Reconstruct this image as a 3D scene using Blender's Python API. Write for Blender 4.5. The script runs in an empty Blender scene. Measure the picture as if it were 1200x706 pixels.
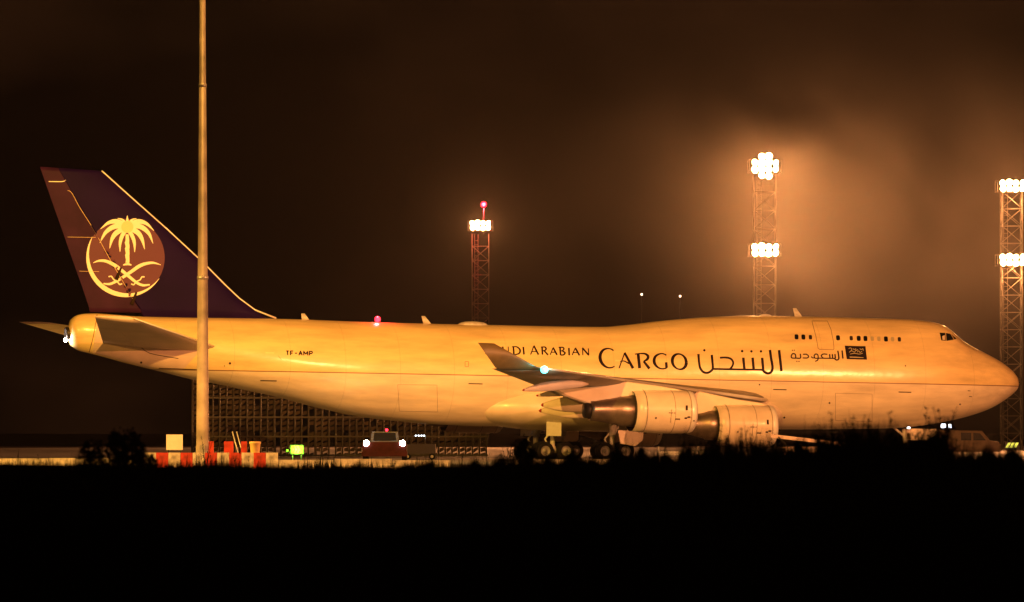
import bpy, bmesh, math, random
from mathutils import Vector, Matrix
from mathutils.bvhtree import BVHTree
R = math.radians
random.seed(11)
sc = bpy.context.scene
C = sc.collection

# ------------------------------------------------------------------ camera
FPX, HOR, CAMH = 6840.0, 505.0, 2.0          # focal length in 1200-px units, horizon row, camera height
cd = bpy.data.cameras.new('camera'); cam = bpy.data.objects.new('camera', cd); C.objects.link(cam)
cam.location = (0, 0, CAMH); cam.rotation_euler = (R(90), 0, 0)
cd.sensor_fit = 'HORIZONTAL'; cd.sensor_width = 36.0; cd.lens = FPX / 1200 * 36.0
cd.shift_y = (HOR - 353.0) / 1200.0
cd.clip_start = 0.5; cd.clip_end = 9000
cd.dof.use_dof = True; cd.dof.focus_distance = 395; cd.dof.aperture_fstop = 6.3
sc.camera = cam

# ------------------------------------------------------------------ sky, exposure
w = bpy.data.worlds.new('World'); sc.world = w; w.use_nodes = True
nt = w.node_tree; nt.nodes.clear()
out = nt.nodes.new('ShaderNodeOutputWorld'); bg = nt.nodes.new('ShaderNodeBackground')
tc = nt.nodes.new('ShaderNodeTexCoord'); mp = nt.nodes.new('ShaderNodeMapping')
mp.inputs['Scale'].default_value = (9, 9, 16)
nz = nt.nodes.new('ShaderNodeTexNoise'); nz.inputs['Scale'].default_value = 1.0; nz.inputs['Detail'].default_value = 5; nz.inputs['Roughness'].default_value = .5
cr = nt.nodes.new('ShaderNodeValToRGB')
cr.color_ramp.elements[0].position = .46; cr.color_ramp.elements[0].color = (.0010, .0005, .0003, 1)
cr.color_ramp.elements[1].position = .72; cr.color_ramp.elements[1].color = (.020, .0070, .0026, 1)
nt.links.new(tc.outputs['Generated'], mp.inputs['Vector']); nt.links.new(mp.outputs[0], nz.inputs['Vector'])
nt.links.new(nz.outputs['Fac'], cr.inputs['Fac']); nt.links.new(cr.outputs[0], bg.inputs['Color'])
bg.inputs['Strength'].default_value = 1.0
nt.links.new(bg.outputs[0], out.inputs['Surface'])
sc.view_settings.view_transform = 'Standard'; sc.view_settings.look = 'None'
sc.view_settings.exposure = 0.0; sc.view_settings.gamma = 1.0; sc.view_settings.use_curve_mapping = False
sc.cycles.use_denoising = True
sc.cycles.max_bounces = 6; sc.cycles.diffuse_bounces = 3; sc.cycles.glossy_bounces = 3; sc.cycles.volume_bounces = 0
sc.cycles.sample_clamp_indirect = 3.0; sc.cycles.sample_clamp_direct = 0
sc.cycles.use_light_tree = True
sc.cycles.caustics_reflective = False; sc.cycles.caustics_refractive = False

# ------------------------------------------------------------------ helpers
def mat(name, col, rough=.6, metal=0., spec=.5, coat=0., emis=None, estr=0., var=0., vscale=3., bump=0., bscale=20.):
    m = bpy.data.materials.new(name); m.use_nodes = True
    n = m.node_tree.nodes; l = m.node_tree.links; b = n['Principled BSDF']
    b.inputs['Base Color'].default_value = (*col, 1); b.inputs['Roughness'].default_value = rough
    b.inputs['Metallic'].default_value = metal; b.inputs['Specular IOR Level'].default_value = spec
    b.inputs['Coat Weight'].default_value = coat
    if emis:
        b.inputs['Emission Color'].default_value = (*emis, 1); b.inputs['Emission Strength'].default_value = estr
    if var or bump:
        t = n.new('ShaderNodeTexCoord')
    if var:
        z = n.new('ShaderNodeTexNoise'); z.inputs['Scale'].default_value = vscale; z.inputs['Detail'].default_value = 6
        l.new(t.outputs['Object'], z.inputs['Vector'])
        r = n.new('ShaderNodeMapRange'); r.inputs[1].default_value = .3; r.inputs[2].default_value = .7
        r.inputs[3].default_value = 1 - var; r.inputs[4].default_value = 1 + var * .4
        l.new(z.outputs['Fac'], r.inputs[0])
        x = n.new('ShaderNodeMix'); x.data_type = 'RGBA'; x.blend_type = 'MULTIPLY'; x.inputs['Factor'].default_value = 1
        x.inputs[6].default_value = (*col, 1); l.new(r.outputs[0], x.inputs[7]); l.new(x.outputs[2], b.inputs['Base Color'])
    if bump:
        z = n.new('ShaderNodeTexNoise'); z.inputs['Scale'].default_value = bscale; z.inputs['Detail'].default_value = 5
        l.new(t.outputs['Object'], z.inputs['Vector'])
        bm_ = n.new('ShaderNodeBump'); bm_.inputs['Strength'].default_value = bump; bm_.inputs['Distance'].default_value = .02
        l.new(z.outputs['Fac'], bm_.inputs['Height']); l.new(bm_.outputs[0], b.inputs['Normal'])
    return m

class MB:
    def __init__(s): s.v = []; s.f = []; s.sm = []
    def add(s, vs, fs, smooth=False):
        o = len(s.v); s.v += [tuple(p) for p in vs]
        for f in fs: s.f.append(tuple(i + o for i in f)); s.sm.append(smooth)
        return s
    def box(s, c, d, rz=0., M=None):
        vs = []
        for i in (-.5, .5):
            for j in (-.5, .5):
                for k in (-.5, .5):
                    x, y, z = i * d[0], j * d[1], k * d[2]
                    X = x * math.cos(rz) - y * math.sin(rz); Y = x * math.sin(rz) + y * math.cos(rz)
                    p = Vector((c[0] + X, c[1] + Y, c[2] + z)); vs.append(M @ p if M else p)
        return s.add(vs, [(0,1,3,2),(4,6,7,5),(0,4,5,1),(2,3,7,6),(0,2,6,4),(1,5,7,3)])
    def tube(s, p0, p1, r0, r1=None, n=10, caps=True, smooth=True):
        r1 = r0 if r1 is None else r1
        p0 = Vector(p0); p1 = Vector(p1); d = (p1 - p0).normalized()
        a = d.cross(Vector((0, 0, 1)) if abs(d.z) < .9 else Vector((1, 0, 0))).normalized(); b = d.cross(a)
        vs = []
        for p, r in ((p0, r0), (p1, r1)):
            for i in range(n):
                t = 2 * math.pi * i / n; vs.append(p + (a * math.cos(t) + b * math.sin(t)) * r)
        s.add(vs, [(i, (i + 1) % n, n + (i + 1) % n, n + i) for i in range(n)], smooth)
        if caps: s.add(vs, [tuple(range(n)), tuple(range(2 * n - 1, n - 1, -1))])
        return s
    def loft(s, rings, cap0=True, cap1=True, smooth=True, closed=True):
        n = len(rings[0]); vs = [p for r in rings for p in r]; fs = []
        for k in range(len(rings) - 1):
            for i in range(n if closed else n - 1):
                j = (i + 1) % n; fs.append((k * n + i, k * n + j, (k + 1) * n + j, (k + 1) * n + i))
        s.add(vs, fs, smooth)
        if cap0: s.add(rings[0], [tuple(range(n))])
        if cap1: s.add(rings[-1], [tuple(range(n))])
        return s
    def revolve(s, prof, origin, n=32, axis='x', squash=1.0, cap0=False, cap1=False):
        """prof: [(along, radius)...]"""
        rings = []
        for a, r in prof:
            ring = []
            for i in range(n):
                t = 2 * math.pi * i / n; c_, s_ = math.cos(t) * r, math.sin(t) * r * squash
                if axis == 'x': ring.append((origin[0] + a, origin[1] + c_, origin[2] + s_))
                elif axis == 'y': ring.append((origin[0] + c_, origin[1] + a, origin[2] + s_))
                else: ring.append((origin[0] + c_, origin[1] + s_, origin[2] + a))
            rings.append(ring)
        return s.loft(rings, cap0, cap1)
    def prism(s, poly, y0, y1, bev=0.):
        """poly in (x,z), extruded between y0 and y1"""
        n = len(poly)
        vs = [(x, y0, z) for x, z in poly] + [(x, y1, z) for x, z in poly]
        return s.add(vs, [(i, (i + 1) % n, n + (i + 1) % n, n + i) for i in range(n)] + [tuple(range(n)), tuple(range(2 * n - 1, n - 1, -1))])
    def build(s, name, m, parent=None, fix=True):
        me = bpy.data.meshes.new(name); me.from_pydata(s.v, [], s.f)
        for p, t in zip(me.polygons, s.sm): p.use_smooth = t
        bm = bmesh.new(); bm.from_mesh(me)
        if fix:
            bmesh.ops.remove_doubles(bm, verts=bm.verts, dist=.0004)
            bmesh.ops.recalc_face_normals(bm, faces=bm.faces)
        bm.to_mesh(me); bm.free(); me.update()
        if m: me.materials.append(m)
        o = bpy.data.objects.new(name, me); C.objects.link(o)
        if parent: o.parent = parent
        return o

def tag(o, label=None, cat=None, group=None, kind=None):
    if label: o['label'] = label
    if cat: o['category'] = cat
    if group: o['group'] = group
    if kind: o['kind'] = kind
    return o
def empty(name, loc=(0, 0, 0), rz=0.):
    o = bpy.data.objects.new(name, None); C.objects.link(o); o.location = loc; o.rotation_euler = (0, 0, rz); o.empty_display_size = .5
    return o
def kids(o): return [c for c in bpy.data.objects if c.parent == o]
def copy_tree(o, parent=None):
    c = o.copy(); C.objects.link(c); c.parent = parent
    for ch in kids(o): copy_tree(ch, c)
    return c
def W(px, Y, py=None, z=None):
    """the place seen at column px at distance Y (and row py, or at height z)"""
    return Vector(((px - 600) / FPX * Y, Y, CAMH - (py - HOR) / FPX * Y if py is not None else (z or 0.)))

# ------------------------------------------------------------------ materials
M = {}
M['soil'] = mat('dark_soil', (.012, .011, .007), .95, spec=0., var=.4, vscale=.6)
M['asphalt'] = mat('asphalt', (.05, .048, .045), .85, var=.3, vscale=.3)
M['concrete'] = mat('apron_concrete', (.22, .21, .19), .8, var=.3, vscale=.15)
M['barrier'] = mat('barrier_concrete', (.42, .39, .34), .85, var=.5, vscale=2.5, bump=.4)
M['grass'] = mat('dry_grass', (.016, .018, .008), .8, spec=.05)
M['leaf'] = mat('weed_leaf', (.014, .019, .008), .7, spec=.1)
M['metal_grey'] = mat('galvanised_steel', (.42, .41, .40), .45, .6, var=.25, vscale=1.2)
M['pole'] = mat('pole_paint', (.32, .27, .25), .5, .1, var=.55, vscale=.8)
M['lattice'] = mat('mast_steel', (.10, .088, .075), .6, .0)
M['dark'] = mat('dark_metal', (.03, .028, .027), .5, .3)
M['rubber'] = mat('tyre_rubber', (.006, .006, .006), .9, spec=.1)
M['hub'] = mat('wheel_hub', (.20, .19, .18), .5, .3)
M['red'] = mat('red_plastic', (.50, .04, .02), .6, var=.6, vscale=2.2)
M['white'] = mat('white_plastic', (.62, .57, .50), .6, var=.65, vscale=2.2)
M['signw'] = mat('sign_panel_white', (.75, .72, .66), .6, var=.1)
M['fence'] = mat('blast_fence_steel', (.065, .045, .032), .6, .3, var=.85, vscale=.5)
M['fence_post'] = mat('blast_fence_post', (.05, .04, .035), .7)
M['lamp_sodium'] = mat('floodlight_lens', (.8, .6, .3), .3, emis=(1., .60, .22), estr=60)
M['lamp_head'] = mat('pole_lamp_lens', (.8, .6, .3), .3, emis=(1., .60, .20), estr=60)
M['lamp_white'] = mat('headlight_lens', (.8, .8, .8), .2, emis=(1., .90, .78), estr=150)
M['lamp_cool'] = mat('cool_lamp_lens', (.8, .8, .8), .2, emis=(.75, .88, 1.), estr=9)
M['lamp_red'] = mat('red_beacon_lens', (.6, .02, .02), .2, emis=(1., .012, .03), estr=9)
M['lamp_cyan'] = mat('navigation_lens', (.1, .6, .5), .2, emis=(.10, 1., .90), estr=5)
M['green_sign'] = mat('green_lit_sign', (.1, .3, .02), .4, emis=(.36, .95, .04), estr=.75)
M['green_mark'] = mat('sign_marking', (.01, .03, .005), .6)
M['yellow_green'] = mat('hi_vis_lit', (.5, .6, .05), .5, emis=(.75, .9, .12), estr=1.0)
M['glass'] = mat('dark_window_glass', (.008, .008, .009), .15, spec=.4)
M['glass_pale'] = mat('lit_cabin_blind', (.40, .36, .22), .4)
M['ink'] = mat('livery_ink', (.010, .004, .006), .5, spec=.15)
M['seam'] = mat('panel_seam', (.16, .085, .045), .8)
M['seam_dark'] = mat('vent_slot', (.03, .018, .012), .8, spec=.1)
M['cream'] = mat('livery_cream', (.88, .84, .70), .4)
M['orange_frond'] = mat('livery_gold', (.86, .66, .34), .45)
M['disc'] = mat('emblem_disc', (.12, .040, .075), .5, spec=.2)
M['fin'] = mat('fin_indigo', (.011, .003, .045), .5, spec=.05, coat=.0, var=.25, vscale=.5)
M['rudder'] = mat('rudder_indigo', (.036, .009, .040), .5, spec=.08, var=.35, vscale=.6)
M['wing'] = mat('wing_grey', (.22, .19, .16), .4, .0, var=.3, vscale=.6)
M['winglet'] = mat('winglet_paint', (.085, .055, .025), .4, var=.2)
M['stab'] = mat('tailplane_grey', (.62, .50, .42), .45, var=.2, vscale=.6)
M['edge'] = mat('polished_edge', (.82, .80, .76), .35, .25)
M['cowl'] = mat('cowl_paint', (.66, .56, .45), .32, coat=.4, var=.14, vscale=.9)
M['core'] = mat('exhaust_titanium', (.30, .24, .20), .34, .85, var=.4, vscale=1.4)
M['hot'] = mat('burnt_nozzle', (.035, .028, .024), .5, .6)
M['belly'] = mat('belly_white', (.74, .64, .50), .34, coat=.3, var=.16, vscale=.7)
M['gear'] = mat('gear_white', (.60, .57, .52), .5, .1, var=.3)
M['tailplate'] = mat('tail_plate', (.66, .50, .44), .5, var=.15, vscale=.8)
M['redtip'] = mat('red_fairing_tip', (.32, .02, .012), .5)

# fuselage livery: sand coloured above the waterline, whiter below, with streaks of grime
FUS_LINE_Z = 5.30   # replaced below once the profile is known
def fuselage_material(zline):
    m = bpy.data.materials.new('fuselage_livery'); m.use_nodes = True
    n = m.node_tree.nodes; l = m.node_tree.links; b = n['Principled BSDF']
    t = n.new('ShaderNodeTexCoord'); s = n.new('ShaderNodeSeparateXYZ'); l.new(t.outputs['Object'], s.inputs[0])
    gt = n.new('ShaderNodeMath'); gt.operation = 'GREATER_THAN'; gt.inputs[1].default_value = zline; l.new(s.outputs['Z'], gt.inputs[0])
    x = n.new('ShaderNodeMix'); x.data_type = 'RGBA'; x.inputs[6].default_value = (.80, .69, .52, 1); x.inputs[7].default_value = (.86, .66, .31, 1)
    l.new(gt.outputs[0], x.inputs['Factor'])
    # dark coach line
    d = n.new('ShaderNodeMath'); d.operation = 'SUBTRACT'; d.inputs[1].default_value = zline; l.new(s.outputs['Z'], d.inputs[0])
    a = n.new('ShaderNodeMath'); a.operation = 'ABSOLUTE'; l.new(d.outputs[0], a.inputs[0])
    lt = n.new('ShaderNodeMath'); lt.operation = 'LESS_THAN'; lt.inputs[1].default_value = .034; l.new(a.outputs[0], lt.inputs[0])
    x2 = n.new('ShaderNodeMix'); x2.data_type = 'RGBA'; x2.inputs[7].default_value = (.26, .15, .08, 1)
    l.new(lt.outputs[0], x2.inputs['Factor']); l.new(x.outputs[2], x2.inputs[6])
    # grime streaks
    mp = n.new('ShaderNodeMapping'); mp.inputs['Scale'].default_value = (.25, 1.1, 1.4); l.new(t.outputs['Object'], mp.inputs['Vector'])
    z = n.new('ShaderNodeTexNoise'); z.inputs['Scale'].default_value = .9; z.inputs['Detail'].default_value = 8; z.inputs['Roughness'].default_value = .6
    l.new(mp.outputs[0], z.inputs['Vector'])
    r = n.new('ShaderNodeMapRange'); r.inputs[1].default_value = .35; r.inputs[2].default_value = .75; r.inputs[3].default_value = 1.0; r.inputs[4].default_value = .64
    l.new(z.outputs['Fac'], r.inputs[0])
    # faint vertical skin joints every 2.6 m
    fr = n.new('ShaderNodeMath'); fr.operation = 'PINGPONG'; fr.inputs[1].default_value = 1.9; l.new(s.outputs['X'], fr.inputs[0])
    l2 = n.new('ShaderNodeMath'); l2.operation = 'LESS_THAN'; l2.inputs[1].default_value = .012; l.new(fr.outputs[0], l2.inputs[0])
    sub = n.new('ShaderNodeMath'); sub.operation = 'MULTIPLY_ADD'; sub.inputs[1].default_value = -.22; l.new(l2.outputs[0], sub.inputs[0]); l.new(r.outputs[0], sub.inputs[2])
    x3 = n.new('ShaderNodeMix'); x3.data_type = 'RGBA'; x3.blend_type = 'MULTIPLY'; x3.inputs['Factor'].default_value = 1
    l.new(x2.outputs[2], x3.inputs[6]); l.new(sub.outputs[0], x3.inputs[7]); l.new(x3.outputs[2], b.inputs['Base Color'])
    b.inputs['Roughness'].default_value = .36; b.inputs['Coat Weight'].default_value = .35; b.inputs['Coat Roughness'].default_value = .16
    # skin waviness between the frames, so that highlights break up as on sheet metal
    z2 = n.new('ShaderNodeTexNoise'); z2.inputs['Scale'].default_value = .8; z2.inputs['Detail'].default_value = 3; l.new(t.outputs['Object'], z2.inputs['Vector'])
    bp = n.new('ShaderNodeBump'); bp.inputs['Strength'].default_value = .25; bp.inputs['Distance'].default_value = .05
    l.new(z2.outputs['Fac'], bp.inputs['Height']); l.new(bp.outputs[0], b.inputs['Normal']); l.new(bp.outputs[0], b.inputs['Coat Normal'])
    return m

# ------------------------------------------------------------------ ground
def ground_z(y, x=0.):
    def ss(a, b, t):
        t = max(0., min(1., (t - a) / (b - a))); return t * t * (3 - 2 * t)
    e = 1.60 * ss(12, 48, y) * (1 - ss(64, 92, y))
    return .15 * (1 - ss(5, 20, y)) + e + .035 * math.sin(x * .9 + y * .3) * ss(20, 48, y) * (1 - ss(64, 92, y))
rows = [-1500, -300, -60, -10] + [i * 2.5 for i in range(0, 45)] + [120, 160, 220, 284, 350, 430, 520, 700, 1000, 1600, 2600, 3800]
cols = [-3800, -1500, -700, -300, -150, -80, -40] + [i * 1.2 for i in range(-20, 21)] + [40, 80, 150, 300, 700, 1500, 3800]
g = MB(); vs = [(x, y, ground_z(y, x)) for y in rows for x in cols]; nc = len(cols)
g.add(vs, [(j * nc + i, j * nc + i + 1, (j + 1) * nc + i + 1, (j + 1) * nc + i) for j in range(len(rows) - 1) for i in range(nc - 1)], True)
tag(g.build('ground', M['soil'], fix=False), kind='structure')
a = MB(); a.add([(-420, 300, .004), (420, 300, .004), (420, 428, .004), (-420, 428, .004)], [(0, 1, 2, 3)])
tag(a.build('apron', M['concrete'], fix=False), kind='structure')
a = MB(); a.add([(-420, 428.5, .006), (420, 428.5, .006), (420, 760, .006), (-420, 760, .006)], [(0, 1, 2, 3)])
tag(a.build('taxiway', M['asphalt'], fix=False), kind='structure')

# ------------------------------------------------------------------ aircraft frame of reference
TH, PI_ = R(17.5), R(.9)
ORG = Vector((2.3, 400, 0))
PM = Matrix.Translation(ORG) @ Matrix.Rotation(TH, 4, 'Z') @ Matrix.Rotation(PI_, 4, 'Y')
PINV = PM.inverted()
EYE = PINV @ Vector((0, 0, CAMH))
def ray(px, py):
    d = Vector(((px - 600) / FPX, 1, -(py - HOR) / FPX)); return (PINV.to_3x3() @ d).normalized()
def L(px, py, y):
    d = ray(px, py); t = (y - EYE.y) / d.y; return EYE + d * t
plane = empty('cargo_aircraft'); plane.matrix_world = PM
tag(plane, 'four engined sand coloured cargo jet with dark tail parked on the apron', 'aircraft')

def interp(tab, x):
    if x <= tab[0][0]: return tab[0][1]
    for (a, b), (c, d) in zip(tab, tab[1:]):
        if x <= c: return b + (d - b) * (x - a) / (c - a)
    return tab[-1][1]
def smooth_interp(tab, x):     # monotone cubic through the table
    n = len(tab)
    if x <= tab[0][0]: return tab[0][1]
    if x >= tab[-1][0]: return tab[-1][1]
    i = max(k for k in range(n - 1) if tab[k][0] <= x)
    def sl(k): return (tab[k + 1][1] - tab[k][1]) / (tab[k + 1][0] - tab[k][0])
    def tg(k):
        if k == 0: return sl(0)
        if k == n - 1: return sl(n - 2)
        a, b = sl(k - 1), sl(k)
        return 0. if a * b <= 0 else 2 * a * b / (a + b)
    h = tab[i + 1][0] - tab[i][0]; t = (x - tab[i][0]) / h
    return ((2 * t**3 - 3 * t**2 + 1) * tab[i][1] + (t**3 - 2 * t**2 + t) * h * tg(i) + (-2 * t**3 + 3 * t**2) * tab[i + 1][1] + (t**3 - t**2) * h * tg(i + 1))

TOP = [(79,388),(79.6,382),(82.8,375),(91,369.3),(100,367.8),(114,367.6),(134,369),(162,371),(211,372),(280,372.8),(334,374),(423,377.3),(500,379.5),(583,381.3),(660,382.9),(708,383.3),(729,381.6),(747,379.6),(765,377.4),(793,374.6),(830,372.0),(874,370.4),(915,370.7),(960,371.7),(1002,372.8),(1040,373.8),(1065,374.8),(1080,376.3),(1092,377.9),(1100,380),(1107,383.4),(1114,389),(1120.7,395.4),(1128,401),(1139.5,407.4),(1153.4,414.4),(1167,421.6),(1179,429.6),(1188,438),(1192,444.5),(1193.4,450.5)]
BOT = [(79,388),(79.4,399),(80.5,402),(86.3,407.8),(93.3,411.6),(104,414.2),(122,418.8),(140,423.8),(162,429.4),(191,436.4),(228,445.6),(247,448.8),(280,455.8),(326,465.7),(357,474),(387,481.5),(422,488.6),(472,494.4),(503,497.2),(560,499.3),(640,501),(740,502.4),(850,503.2),(950,503.4),(1040,502.2),(1075,499.6),(1100,495.6),(1120,491.6),(1139.5,486.4),(1159,479),(1179,467),(1188,459.6),(1192,455),(1193.4,450.5)]
MID = [(79,388),(114,391),(160,398),(230,410),(300,424),(360,433),(420,437.5),(560,440.4),(740,443.8),(920,447.2),(1060,449.6),(1150,450.4),(1193.4,450.5)]
WID = [(79,.12),(79.8,.55),(83,.80),(92,1.02),(104,1.16),(150,1.60),(190,1.98),(230,2.33),(280,2.70),(330,2.96),(380,3.14),(430,3.25),(1040,3.25),(1070,3.2),(1095,3.07),(1120,2.82),(1140,2.5),(1158,2.1),(1172,1.66),(1183,1.14),(1189,.72),(1192,.36),(1193.4,.03)]
def tab_local(tab):
    r = []
    for px, py in tab:
        p = L(px, py, 0.); r.append((p.x, p.z))
    return r
tT, tB, tM = tab_local(TOP), tab_local(BOT), tab_local(MID)
tW = [(L(px, 440, 0.).x, wv) for px, wv in WID]
X0, X1 = tT[0][0], tT[-1][0]
NS, NR = 200, 72
def fus_ring(x):
    zt, zb, zm, ww = smooth_interp(tT, x), smooth_interp(tB, x), smooth_interp(tM, x), smooth_interp(tW, x)
    zm = min(max(zm, zb + .02), zt - .02); ring = []
    for i in range(NR):
        t = 2 * math.pi * i / NR; c_, s_ = math.cos(t), math.sin(t)
        if s_ >= 0:
            e = 1.0 if zt - zm < 3.6 else 1.0 - .07 * min(1, (zt - zm - 3.6) / .9)
            ring.append((x, -ww * math.copysign(abs(c_) ** e, c_), zm + (zt - zm) * s_))
        else: ring.append((x, -ww * c_, zm + (zm - zb) * s_))
    return ring
xs = []
for i in range(NS + 1):
    t = i / NS; xs.append(X0 + (X1 - X0) * (.5 - .5 * math.cos(math.pi * t)) * .35 + (X1 - X0) * t * .65)
fu = MB(); fu.loft([fus_ring(x) for x in xs])
ZL = (PINV @ Vector((0, 0, 0))).z
pz = [L(px, py, -3.25).z for px, py in ((300, 435.3), (560, 439.7), (930, 447.3))]
FUS_LINE_Z = sum(pz) / 3
print('LINE z', pz, 'fus x', X0, X1, 'height', tT[30], 'len', X1 - X0)
fus = fu.build('fuselage', fuselage_material(FUS_LINE_Z), plane)
def bvh_of(o): 
    me = o.data; return BVHTree.FromPolygons([v.co.copy() for v in me.vertices], [tuple(p.vertices) for p in me.polygons])
BF = bvh_of(fus)
def hit(bvh, px, py, off=.012):
    p, nrm, idx, d = bvh.ray_cast(EYE, ray(px, py))
    if p is None: return None
    if nrm.dot(ray(px, py)) > 0: nrm = -nrm
    return p + nrm * off

def catmull(pts, step=1.2):
    if len(pts) == 2: 
        n = max(1, int(math.dist(pts[0][:2], pts[1][:2]) / step)); return [tuple(a + (b - a) * k / n for a, b in zip(pts[0], pts[1])) for k in range(n + 1)]
    P = [pts[0]] + list(pts) + [pts[-1]]; o = []
    for i in range(1, len(P) - 2):
        n = max(1, int(math.dist(P[i][:2], P[i + 1][:2]) / step))
        for k in range(n):
            t = k / n
            o.append(tuple(.5 * (2 * b + (c - a) * t + (2 * a - 5 * b + 4 * c - d) * t * t + (3 * b - a - 3 * c + d) * t**3) for a, b, c, d in zip(P[i - 1], P[i], P[i + 1], P[i + 2])))
    o.append(tuple(P[-2])); return o
def stroke(mb, bvh, pts, w=None, off=.012, step=1.2, smooth=True, k=1.0):
    """paint a brush stroke on a surface; pts (px,py[,width]) as seen in the photo"""
    q = [(p[0], p[1], (p[2] if len(p) > 2 else w) * k) for p in pts]
    if smooth: q = catmull(q, step)
    else:
        r = []
        for a, b in zip(q, q[1:]): r += catmull([a, b], step)[:-1]
        q = r + [q[-1]]
    Ls, Rs = [], []
    for i, p in enumerate(q):
        a = q[max(0, i - 1)]; b = q[min(len(q) - 1, i + 1)]
        dx, dy = b[0] - a[0], b[1] - a[1]; n = math.hypot(dx, dy) or 1
        ox, oy = -dy / n * p[2] / 2, dx / n * p[2] / 2
        Ls.append(hit(bvh, p[0] + ox, p[1] + oy, off)); Rs.append(hit(bvh, p[0] - ox, p[1] - oy, off))
    for i in range(len(q) - 1):
        v = [Ls[i], Ls[i + 1], Rs[i + 1], Rs[i]]
        if all(x is not None for x in v): mb.add(v, [(0, 1, 2, 3)], True)
def patch(mb, bvh, quad, nx, ny, off=.012):
    """fill a four cornered patch on a surface"""
    a, b, c, d = quad; G = []
    for j in range(ny + 1):
        for i in range(nx + 1):
            u, v = i / nx, j / ny
            x = (a[0] * (1 - u) + b[0] * u) * (1 - v) + (d[0] * (1 - u) + c[0] * u) * v
            y = (a[1] * (1 - u) + b[1] * u) * (1 - v) + (d[1] * (1 - u) + c[1] * u) * v
            G.append(hit(bvh, x, y, off))
    for j in range(ny):
        for i in range(nx):
            v = [G[j * (nx + 1) + i], G[j * (nx + 1) + i + 1], G[(j + 1) * (nx + 1) + i + 1], G[(j + 1) * (nx + 1) + i]]
            if all(x is not None for x in v): mb.add(v, [(0, 1, 2, 3)], True)
def disc(mb, bvh, cx, cy, r, off=.012, n=20, rings=1):
    prev = None; c0 = hit(bvh, cx, cy, off)
    if c0 is None: return
    for k in range(1, rings + 1):
        ring = [hit(bvh, cx + r * k / rings * math.cos(2 * math.pi * i / n), cy + r * k / rings * math.sin(2 * math.pi * i / n), off) for i in range(n)]
        if any(x is None for x in ring): return
        if prev is None: mb.add([c0] + ring, [(0, 1 + i, 1 + (i + 1) % n) for i in range(n)], True)
        else: mb.add(prev + ring, [(i, (i + 1) % n, n + (i + 1) % n, n + i) for i in range(n)], True)
        prev = ring

# ---- writing on the fuselage
def S(ox, oy, k, pts): return [tuple([ox + p[0] / k, oy + p[1] / k] + list(p[2:])) for p in pts]
def done(name='letter'):
    global mb
    if mb.v: mb.build(name, M['ink'], plane, fix=False)
    mb = MB()
mb = MB()      # CARGO
def c2(pts, **k): stroke(mb, BF, S(695, 400, 10, pts), step=.8, k=1.15, **k)
c2([(240,112,1.5),(205,92,1.3),(160,89,1.6),(118,106,2.4),(88,150,3.1),(82,200,3.3),(98,250,3.1),(135,292,2.4),(180,312,1.7),(222,309,1.5),(252,294,1.3)])
done()
c2([(370,138,1.2),(304,319,1.3)]); c2([(368,136,2.3),(468,320,2.9)], smooth=False); c2([(318,243,1.2),(362,234,1.2),(420,264,1.5)])
done()
c2([(528,152,3),(545,319,3)], smooth=False); c2([(488,154,1.1),(550,146,1.4),(610,150,2.0),(643,177,2.8),(635,212,2.6),(592,238,1.5)])
c2([(592,236,2.2),(660,323,3)], smooth=False)
done()
c2([(858,166,1.4),(820,148,1.3),(778,151,1.6),(733,178,2.5),(715,222,3.1),(724,268,2.9),(757,306,2),(802,324,1.5),(850,319,1.5),(866,305,1.7)])
c2([(856,248,2.7),(861,312,2.7)], smooth=False)
done()
c2([(1010 + 82 * math.cos(t) , 241 + 90 * math.sin(t + .12), 1.5 + 1.7 * abs(math.cos(t - .15)) ** 1.5) for t in [2 * math.pi * i / 24 for i in range(25)]])
done()
mb = MB()      # SAUDI ARABIAN
def c1(pts, **k): stroke(mb, BF, S(580, 395, 10, pts), step=.7, k=1.3, **k)
th, tn = 1.5, .95
c1([(-55,118,1),(-85,105,1),(-110,122,1.3),(-85,150,1.5),(-55,175,1.4),(-75,204,1.2),(-115,195,1)])
done()
c1([(10,118,tn),(-22,206,tn)]); c1([(10,116,th),(48,206,th)]); c1([(-8,176,.8),(34,176,.8)])
done()
c1([(92,115,th),(95,180,th),(112,206,1.2),(142,205,1.1),(156,180,tn),(155,115,tn)])
done()
c1([(216,120,th),(222,208,th)]); c1([(200,118,.9),(255,118,1.1),(294,155,1.5),(282,195,1.4),(232,210,1)])
done()
c1([(332,118,th),(340,208,th)])
done()
c1([(455,108,tn),(418,208,tn)]); c1([(455,104,th),(510,210,th)]); c1([(434,173,.8),(492,173,.8)])
done()
c1([(552,122,th),(556,209,th)]); c1([(538,121,.9),(585,121,1.2),(599,141,1.5),(585,160,1.2),(562,165,.9)]); c1([(578,165,1.3),(622,213,1.5)])
done()
c1([(681,128,tn),(648,211,tn)]); c1([(681,126,th),(727,212,th)]); c1([(660,181,.8),(710,181,.8)])
done()
c1([(762,124,th),(768,213,th)]); c1([(745,124,.9),(795,125,1.2),(808,143,1.3),(790,163,1),(768,165,.9)]); c1([(785,164,1),(820,186,1.5),(805,210,1.3),(768,215,1)])
done()
c1([(866,130,th),(870,218,th)])
done()
c1([(941,132,tn),(904,214,tn)]); c1([(941,130,th),(990,219,th)]); c1([(920,186,.8),(972,186,.8)])
done()
c1([(1030,216,tn),(1026,132,tn)]); c1([(1024,130,th),(1100,217,th)]); c1([(1100,218,tn),(1094,136,tn)])
done()
mb = MB()      # large Arabic word
def c3(pts, w=2.7, **k): stroke(mb, BF, S(810, 400, 10.43, pts), w=w, step=.8, **k)
c3([(88,158),(94,240),(106,318),(136,368),(186,388),(234,372),(262,336),(260,260),(250,168)], 2.7)
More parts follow.
